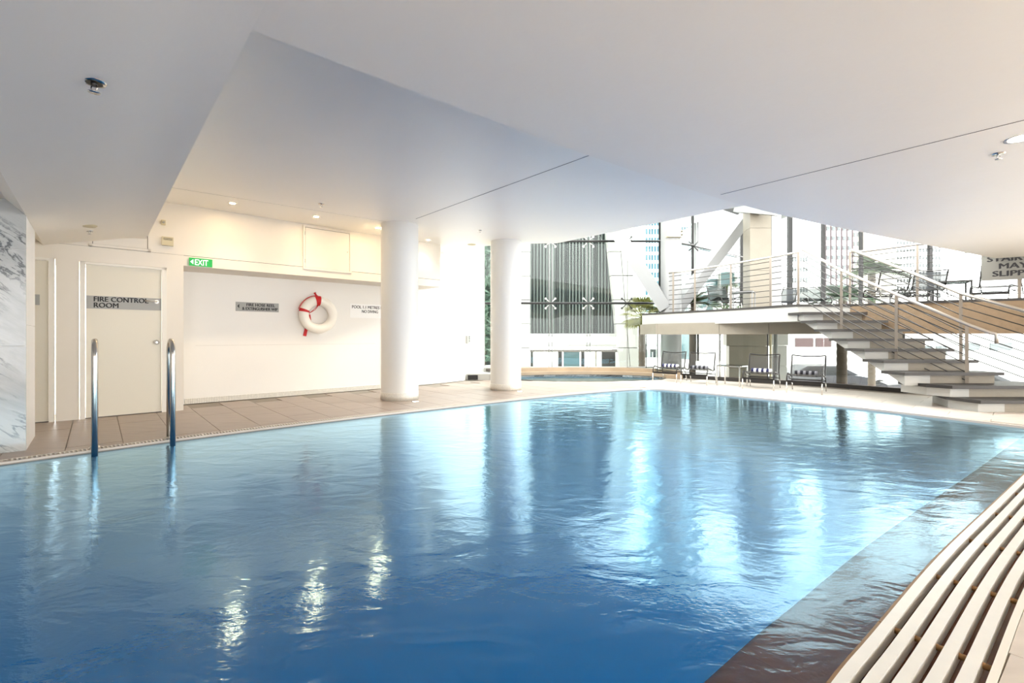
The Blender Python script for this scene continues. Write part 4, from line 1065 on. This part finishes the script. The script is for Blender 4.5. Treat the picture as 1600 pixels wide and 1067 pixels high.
# neighbouring building with dark blinds, seen through the glass
bd = thing('blind_building', 'white stone building with tall dark vertical blinds beyond the glass', 'building', (2.4, 18.5, -0.25))
BY = 18.5
def bx(px, D=BY): return at(px, D)
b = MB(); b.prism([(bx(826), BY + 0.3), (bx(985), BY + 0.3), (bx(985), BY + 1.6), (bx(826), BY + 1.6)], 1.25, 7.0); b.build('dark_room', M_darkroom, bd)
b = MB(); n_ = 27
for k in range(n_):
    x = bx(829.5) + (bx(966) - bx(829.5)) * k / n_; b.box((x + 0.055, BY + 0.1, 3.6), (0.11, 0.03, 4.7), R(18))
b.build('blind_slat', M_slat, bd, kind='stuff')
b = MB()
for k in range(n_):
    if random.random() < 0.92:
        x = bx(829.5) + (bx(966) - bx(829.5)) * k / n_; b.box((x, BY + 0.05, 3.6), (0.034, 0.03, 4.7))
b.build('slat_edge', M_slat2, bd, kind='stuff')
b = MB(); b.box((bx(900), BY, 1.18), (bx(966) - bx(828), 0.2, 0.12)); b.build('sill', M_signg, bd)
b = MB(); b.tube([(bx(826), BY - 0.5, 0.83), (bx(958), BY - 0.5, 0.83)], 0.09, 14); b.build('canopy_tube', M_signg, bd)
b = MB(); b.box((bx(897), BY, 0.56), (bx(966) - bx(828), 0.12, 0.1)); b.build('door_head', M_seam, bd)
for i, (p0, p1, m_) in enumerate(((829, 833, M_slat), (872, 878, M_darkroom), (908, 913, M_darkroom), (930, 932, M_stone), (940, 961, M_darkroom))):
    b = MB(); b.box(((bx(p0) + bx(p1)) / 2, BY, 0.15), (bx(p1) - bx(p0), 0.1, 0.8)); b.build('door_panel', m_, bd)
for p0, p1 in ((833, 851), (852, 871), (879, 907), (914, 929)):
    b = MB(); b.box(((bx(p0) + bx(p1)) / 2, BY, 0.15), (bx(p1) - bx(p0) - 0.06, 0.02, 0.78)); b.build('door_glass', M_pavglass if p0 in (879,) else M_glass, bd)
b = MB(); b.prism([(bx(800) + .03, BY - 0.17), (bx(828) - .03, BY - 0.17), (bx(828) - .03, BY + 0.9), (bx(800) + .03, BY + 0.9)], -0.24, 6.3)
b.extr([(bx(966) + .04, BY - 0.27, -0.24), (bx(997) - .04, BY - 0.27, -0.24), (bx(984) - .06, BY - 0.27, 5.6), (bx(946) + .06, BY - 0.27, 5.6)], (0, 1.1, 0)); b.build('joint_core', M_seam, bd)
# piers with panel joints
for zi in range(7):
    z0, z1 = -0.25 + zi * 0.95, -0.25 + (zi + 1) * 0.95 - 0.03
    b = MB(); b.prism([(bx(800), BY - 0.2), (bx(828), BY - 0.2), (bx(828), BY + 1.0), (bx(800), BY + 1.0)], z0, z1); b.build('stone_panel', M_fascia, bd)
    def xl(z): return bx(966) + (bx(946) - bx(966)) * (z - 0.0) / 5.2
    def xr(z): return bx(997) + (bx(984) - bx(997)) * (z - 0.0) / 5.2
    xm0 = (xl(z0) + xr(z0)) / 2; xm1 = (xl(z1) + xr(z1)) / 2
    for a0, a1, c0, c1 in ((xl(z0), xl(z1), xm0 - 0.012, xm1 - 0.012), (xm0 + 0.012, xm1 + 0.012, xr(z0), xr(z1))):
        b = MB(); b.extr([(a0, BY - 0.3, z0), (c0, BY - 0.3, z0), (c1, BY - 0.3, z1), (a1, BY - 0.3, z1)], (0, 1.2, 0)); b.build('stone_panel', M_fascia, bd)

def palm(x, y, z0, h, r, fl, kind, label, m_, nf=26, fl_len=1.0, trunk=True, group='palms outside the glass', seed=1, ym=None):
    rnd = random.Random(seed)
    t = thing('palm_tree', label, 'palm', (x, y, z0), group)
    if trunk:
        b = MB(); prof = []
        nr = int(h / 0.09)
        for k in range(nr + 1): prof += [(r * (1.0 + 0.06 * (k % 2)), h * k / nr)]
        b.lathe(prof, (x, y, z0), 14); b.build('trunk', M_trunk, t)
    b = MB(); top = Vector((x, y, z0 + h))
    for k in range(nf):
        az = rnd.uniform(0, 2 * math.pi); el = rnd.uniform(-0.5, 1.3) if kind == 'fan' else rnd.uniform(0.15, 1.35)
        d = Vector((math.cos(az) * math.cos(el), math.sin(az) * math.cos(el), math.sin(el)))
        if kind == 'fan':
            s_ = top + d * fl_len * 0.5
            side = d.cross(Vector((0, 0, 1)));
            if side.length < .1: side = Vector((1, 0, 0))
            side.normalize(); upv = side.cross(d)
            b.tube([top, s_], 0.012, 4)
            for j in range(-6, 7):
                a = j * 0.22; q = d * math.cos(a) + side * math.sin(a); e = s_ + q * fl_len * 0.55 + Vector((0, 0, -0.12 * fl_len * abs(math.cos(el))))
                w_ = side * math.cos(a) * 0.025 - d * math.sin(a) * 0.025
                mid = s_ + q * fl_len * 0.3 + upv * 0.01
                b.add([s_, mid + w_, e, mid - w_], [(0, 1, 2, 3)])
        else:
            L = fl_len * rnd.uniform(0.8, 1.15); P_ = []
            for j in range(9):
                u_ = j / 8; P_.append(top + d * (L * u_) + Vector((0, 0, -0.55 * L * u_ * u_)))
            b.tube(P_, 0.014, 4, r1=0.004)
            for j in range(1, 24):
                u_ = j / 24; p = top + d * (L * u_) + Vector((0, 0, -0.55 * L * u_ * u_)); side = d.cross(Vector((0, 0, 1)))
                if side.length < .1: side = Vector((1, 0, 0))
                side.normalize(); ll = 0.34 * L * math.sin(math.pi * min(1, u_ * 0.9 + 0.12))
                for s_ in (-1, 1):
                    e = p + side * s_ * ll + d * 0.25 * ll + Vector((0, 0, -0.25 * ll)); w_ = d * 0.016 * L
                    b.add([p - w_, (p + e) / 2 - w_ * 0.9, e, (p + e) / 2 + w_ * 0.9, p + w_], [(0, 1, 2, 3, 4)])
    b.build('fronds', m_, t, kind='stuff')
    return t
palm(at(1003, 17.0), 17.0, -0.25, 2.1, 0.12, 1, 'fan', 'yellow green fan palm beside the tapered white pier', M_leafy, 46, 0.85, seed=3)
palm(at(1082, 15.0), 15.0, -1.0, 3.2, 0.10, 1, 'feather', 'palm trunk behind the left deck chairs with green fronds above', M_leaf, 16, 0.9, seed=4)
palm(at(1140, 17.5), 17.5, -1.0, 3.4, 0.12, 1, 'fan', 'bushy green fan palm behind the dark green platform chair', M_leaf, 40, 0.8, seed=5)
palm(11.05 * 0.745, 11.5, -1.0, 2.75, 0.11, 1, 'feather', 'ringed palm trunk just outside the glass right of the deck chairs', M_leafd, 0, 0.9, seed=6)
palm(at(1316, 16.5), 16.5, -1.0, 3.5, 0.12, 1, 'feather', 'large deep green palm behind the stair top', M_leafd, 24, 1.3, seed=8)
palm(at(1362, 17.5), 17.5, -1.0, 4.6, 0.12, 1, 'feather', 'tall palm with spiky fronds between the dark mullions', M_leaf, 22, 1.3, seed=9)
# outdoor pillars below the platform
def outpil(px0, px1, D, label, m_, cap=True, ztop=1.1):
    x0, x1 = at(px0, D), at(px1, D)
    t = thing('street_pillar', label, 'pillar', ((x0 + x1) / 2, D, -1.6))
    zz_ = [-1.6, -0.7, 0.2, 0.85]
    for i in range(3):
        b = MB(); b.box(((x0 + x1) / 2, D + (x1 - x0) / 2, (zz_[i] + zz_[i + 1]) / 2), (x1 - x0, x1 - x0, zz_[i + 1] - zz_[i] - 0.01), R(-20)); b.build('stone_block', m_, t)
    if cap:
        b = MB(); b.box(((x0 + x1) / 2, D + (x1 - x0) / 2, 1.05), ((x1 - x0) * 1.15, (x1 - x0) * 1.15, 0.39), R(-20)); b.build('capital', m_, t)
outpil(1152, 1206, 13.8, 'broad beige stone pillar outside behind the deck table', M_stone)
outpil(1212, 1232, 14.6, 'narrower pale pillar outside right of the beige stone pillar', M_signg)
outpil(1042, 1053, 15.5, 'slim grey stone pillar outside behind the leftmost deck chair', mat('grey_stone', (170, 164, 152), 0.7), True)
for px, D, r, m_, lab in ((1212, 12.4, 0.05, M_strut, 'white post outside behind the two right deck chairs'), (1204, 13.0, 0.03, M_cream, 'thin cream pipe beside the beige stone pillar'), (1126, 13.4, 0.012, M_frame, 'thin dark rod outside above the deck table')):
    x = at(px, D); t = thing('post', lab, 'post', (x, D, -1.6)); b = MB(); b.tube([(x, D, -1.6), (x, D, 1.4)], r, 10); b.build('shaft', m_, t)
    b = MB(); b.lathe([(0, 0.02), (r * 2, 0.02), (r * 2.2, 0)], (x, D, -1.6), 12); b.build('foot', m_, t)
# cars
def car(x, y, rz, m_, label):
    t = thing('parked_car', label, 'car', (x, y, -1.6), 'cars in the street', rz)
    def B(b, name, m2): o = MB.build(b, name, m2); o.parent = t; return o
    sec = [(-2.2, 0.35), (-2.15, 0.8), (-1.3, 0.92), (1.5, 0.95), (2.1, 0.85), (2.2, 0.4), (1.9, 0.3), (-1.9, 0.3)]
    b = MB(); b.extr([(x_, -0.85, z_) for x_, z_ in sec], (0, 1.7, 0)); B(b, 'body', m_)
    b = MB(); b.extr([(x_, -0.70, z_) for x_, z_ in [(-1.2, 0.93), (-0.5, 1.36), (0.9, 1.38), (1.7, 0.95)]], (0, 1.4, 0)); B(b, 'roof', m_)
    b = MB(); b.extr([(x_, -0.72, z_) for x_, z_ in [(-0.95, 0.97), (-0.42, 1.30), (0.2, 1.32), (0.2, 0.97)]], (0, 1.44, 0)); b.extr([(x_, -0.72, z_) for x_, z_ in [(0.28, 0.97), (0.28, 1.32), (0.82, 1.31), (1.35, 0.97)]], (0, 1.44, 0)); B(b, 'side_window', M_darkroom)
    for wx in (-1.35, 1.35):
        for wy in (-0.86, 0.68):
            b = MB(); b.tube([(wx, wy, 0.32), (wx, wy + 0.18, 0.32)], 0.32, 18); B(b, 'wheel', M_tyre)
    return t
car(at(1268, 22), 22, R(-8), M_carb, 'dark car in the street behind the rightmost deck chair')
car(at(1404, 23), 23, R(-8), M_carw, 'white car in the street seen below the stair flight')
car(at(1100, 22), 22, R(5), M_carw, 'white car in the street behind the left deck chairs')
car(at(1490, 18), 18, R(-30), M_carb, 'dark car in the street right of the stair flight')
# towers
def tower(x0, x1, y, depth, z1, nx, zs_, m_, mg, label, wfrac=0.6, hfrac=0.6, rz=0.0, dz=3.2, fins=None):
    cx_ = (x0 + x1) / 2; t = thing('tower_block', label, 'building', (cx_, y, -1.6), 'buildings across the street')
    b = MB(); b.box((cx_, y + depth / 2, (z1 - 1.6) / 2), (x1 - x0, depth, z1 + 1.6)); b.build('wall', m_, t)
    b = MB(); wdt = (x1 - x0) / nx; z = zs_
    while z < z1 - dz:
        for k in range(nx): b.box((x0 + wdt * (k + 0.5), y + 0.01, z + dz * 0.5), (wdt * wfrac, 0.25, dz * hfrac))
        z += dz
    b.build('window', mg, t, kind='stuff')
    if fins:
        b = MB()
        for k in range(nx + 1): b.box((x0 + wdt * k, y - 0.1, (z1) / 2 + 3), (wdt * fins, 0.2, z1))
        b.build('fin', mat('tower_fin', (64, 46, 52), 0.7), t, kind='stuff')
    return t
tower(at(1008, 85), at(1052, 85), 85, 8, 46, 10, 2, mat('teal_tower_frame', (206, 224, 226), 0.5), M_towglass, 'teal glass office tower left of the white round column', 0.62, 0.62, dz=1.6)
tower(at(1060, 70), at(1088, 70), 70, 8, 46, 7, 2, mat('teal_tower_frame', (206, 224, 226), 0.5), M_towglass, 'teal glass office tower right of the white round column', 0.62, 0.62, dz=1.6)
tower(at(1289, 60), at(1331, 60), 60, 10, 30, 5, 2, M_towhite, M_towglass2, 'white residential tower with dark vertical fins beyond the stair', 0.5, 0.42, dz=1.25, fins=0.12)
tower(at(1332, 66), at(1343, 66), 66, 10, 30, 2, 2, M_towbeige, M_towglass2, 'narrow beige tower beside the finned tower', 0.5, 0.5, dz=1.3)
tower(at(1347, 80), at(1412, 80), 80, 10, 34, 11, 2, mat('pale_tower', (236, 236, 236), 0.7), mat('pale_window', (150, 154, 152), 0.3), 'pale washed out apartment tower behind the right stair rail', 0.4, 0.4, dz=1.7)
tower(at(1400, 64), at(1470, 64), 64, 10, 24, 14, 2, M_towhite, M_towglass2, 'white apartment tower with small square windows left of the sign', 0.35, 0.42, dz=1.05)
tower(at(1236, 50), at(1262, 50), 50, 8, 11, 6, -1, M_towhite, M_towglass2, 'low white block with small windows left of the stair top', 0.45, 0.45, dz=1.1)
# pavilion with pale glass
t = thing('glass_pavilion', 'pale glass building with white frame behind the sloping strut', 'building', (12, 26, -1.6)); D = 26
b = MB(); b.box(((at(1090, D) + at(1200, D)) / 2, D + 2, 3), (at(1200, D) - at(1090, D), 3.5, 9.2)); b.build('glazed_wall', M_pavglass, t)
b = MB(); b.box(((at(1085, D) + at(1205, D)) / 2, D + 0.15, -0.1), (at(1205, D) - at(1085, D), 0.4, 3.0)); b.build('base_wall', M_towhite, t)
b = MB(); b.box(((at(1085, D) + at(1200, D)) / 2, D + 0.1, 7.25), (at(1200, D) - at(1085, D), 0.4, 0.45))
for px in (1086, 1090): b.box((at(px, D), D + 0.1, 3), (0.12, 0.3, 9))
b.build('white_frame', M_strut, t)
b = MB()
for px in (1125, 1152): b.box((at(px, D), D + 0.1, 3), (0.05, 0.3, 9))
b.build('mullion', M_signg, t)
b = MB(); b.box(((at(1075, D) + at(1200, D)) / 2, D - 1.5, 7.85), (at(1205, D) - at(1068, D), 3.0, 0.7)); b.build('dark_roof', mat('dark_roof', (52, 54, 54), 0.7), t)
# street level buildings
def low(px0, px1, D, z1, m_, label, wins, mg=M_towglass2, mw=0.0):
    x0, x1 = at(px0, D), at(px1, D); t = thing('street_building', label, 'building', ((x0 + x1) / 2, D, -1.6), 'low buildings across the street')
    b = MB(); b.box(((x0 + x1) / 2, D + 2, (z1 - 1.6) / 2), (x1 - x0, 4, z1 + 1.6)); b.build('wall', m_, t)
    for (a, c, z0_, z1_) in wins:
        b = MB(); b.box(((at(a, D) + at(c, D)) / 2, D, (z0_ + z1_) / 2), (at(c, D) - at(a, D), 0.16, z1_ - z0_)); b.build('window', mg, t)
    return t
low(990, 1064, 32, 1.6, M_towhite, 'low white street building behind the leftmost deck chair', [(1003, 1010, -0.6, 0.6), (1016, 1024, -1.2, 0.4), (1032, 1039, -0.8, 0.7)])
low(1066, 1146, 34, 1.9, M_towbeige, 'low cream street building behind the deck table', [(1070, 1098, 0.2, 1.0), (1104, 1118, -1.3, 0.3), (1126, 1140, -1.0, -0.3)], mat('warm_panel', (120, 88, 76), 0.6))
low(1236, 1316, 36, 1.5, M_towhite, 'long white street building behind the rightmost deck chair', [(1242, 1270, 0.3, 1.0) , (1274, 1298, 0.3, 1.0)], mat('red_grey_shutter', (62, 44, 44), 0.6))
low(1322, 1420, 38, 0.9, M_towhite, 'low white street building seen below the stair', [(1330, 1352, -0.2, 0.4), (1360, 1385, -0.2, 0.4)])
low(1424, 1640, 30, 1.9, M_towhite, 'low white street building right of the stair', [(1440, 1456, -0.1, 0.5), (1462, 1478, -0.1, 0.5), (1500, 1530, 0.2, 0.7), (1546, 1580, 0.2, 0.7)])
# dark tree strip outside the narrow window by the far wall
t = thing('leafy_tree', 'dark leafy tree seen through the narrow window slot', 'tree', (-1.1, 19, -0.25))
b = MB(); rnd = random.Random(5)
for k in range(2600):
    p = Vector((rnd.uniform(-2.2, -0.35), rnd.uniform(17.8, 19.5), rnd.uniform(0.2, 6.5))); a = rnd.uniform(0, 6.28); d = Vector((math.cos(a), rnd.uniform(-.5, .5), math.sin(a))).normalized() * rnd.uniform(0.08, 0.2); s_ = d.cross(Vector((0, 1, 0))) * 0.28
    b.add([p - d, p + s_, p + d, p - s_], [(0, 1, 2, 3)])
b.build('foliage', mat('dark_foliage', (48, 74, 58), 0.4, var=0.5, scale=5), t, kind='stuff')
b = MB(); b.tube([(-1.2, 18.6, -0.25), (-1.15, 18.6, 2), (-1.3, 18.7, 6)], 0.16, 10, r1=0.05); b.build('trunk', M_trunk, t)
t = MB(); t.box((-1.4, 20.2, 3), (2.6, 0.2, 7)); t.build('dark_wall', mat('dark_green_wall', (30, 44, 40), 0.6), tag(thing('garden_wall', 'dark green wall behind the leafy tree', 'wall', (-1.4, 20.2, -0.25))))
print('objects', len(bpy.data.objects))
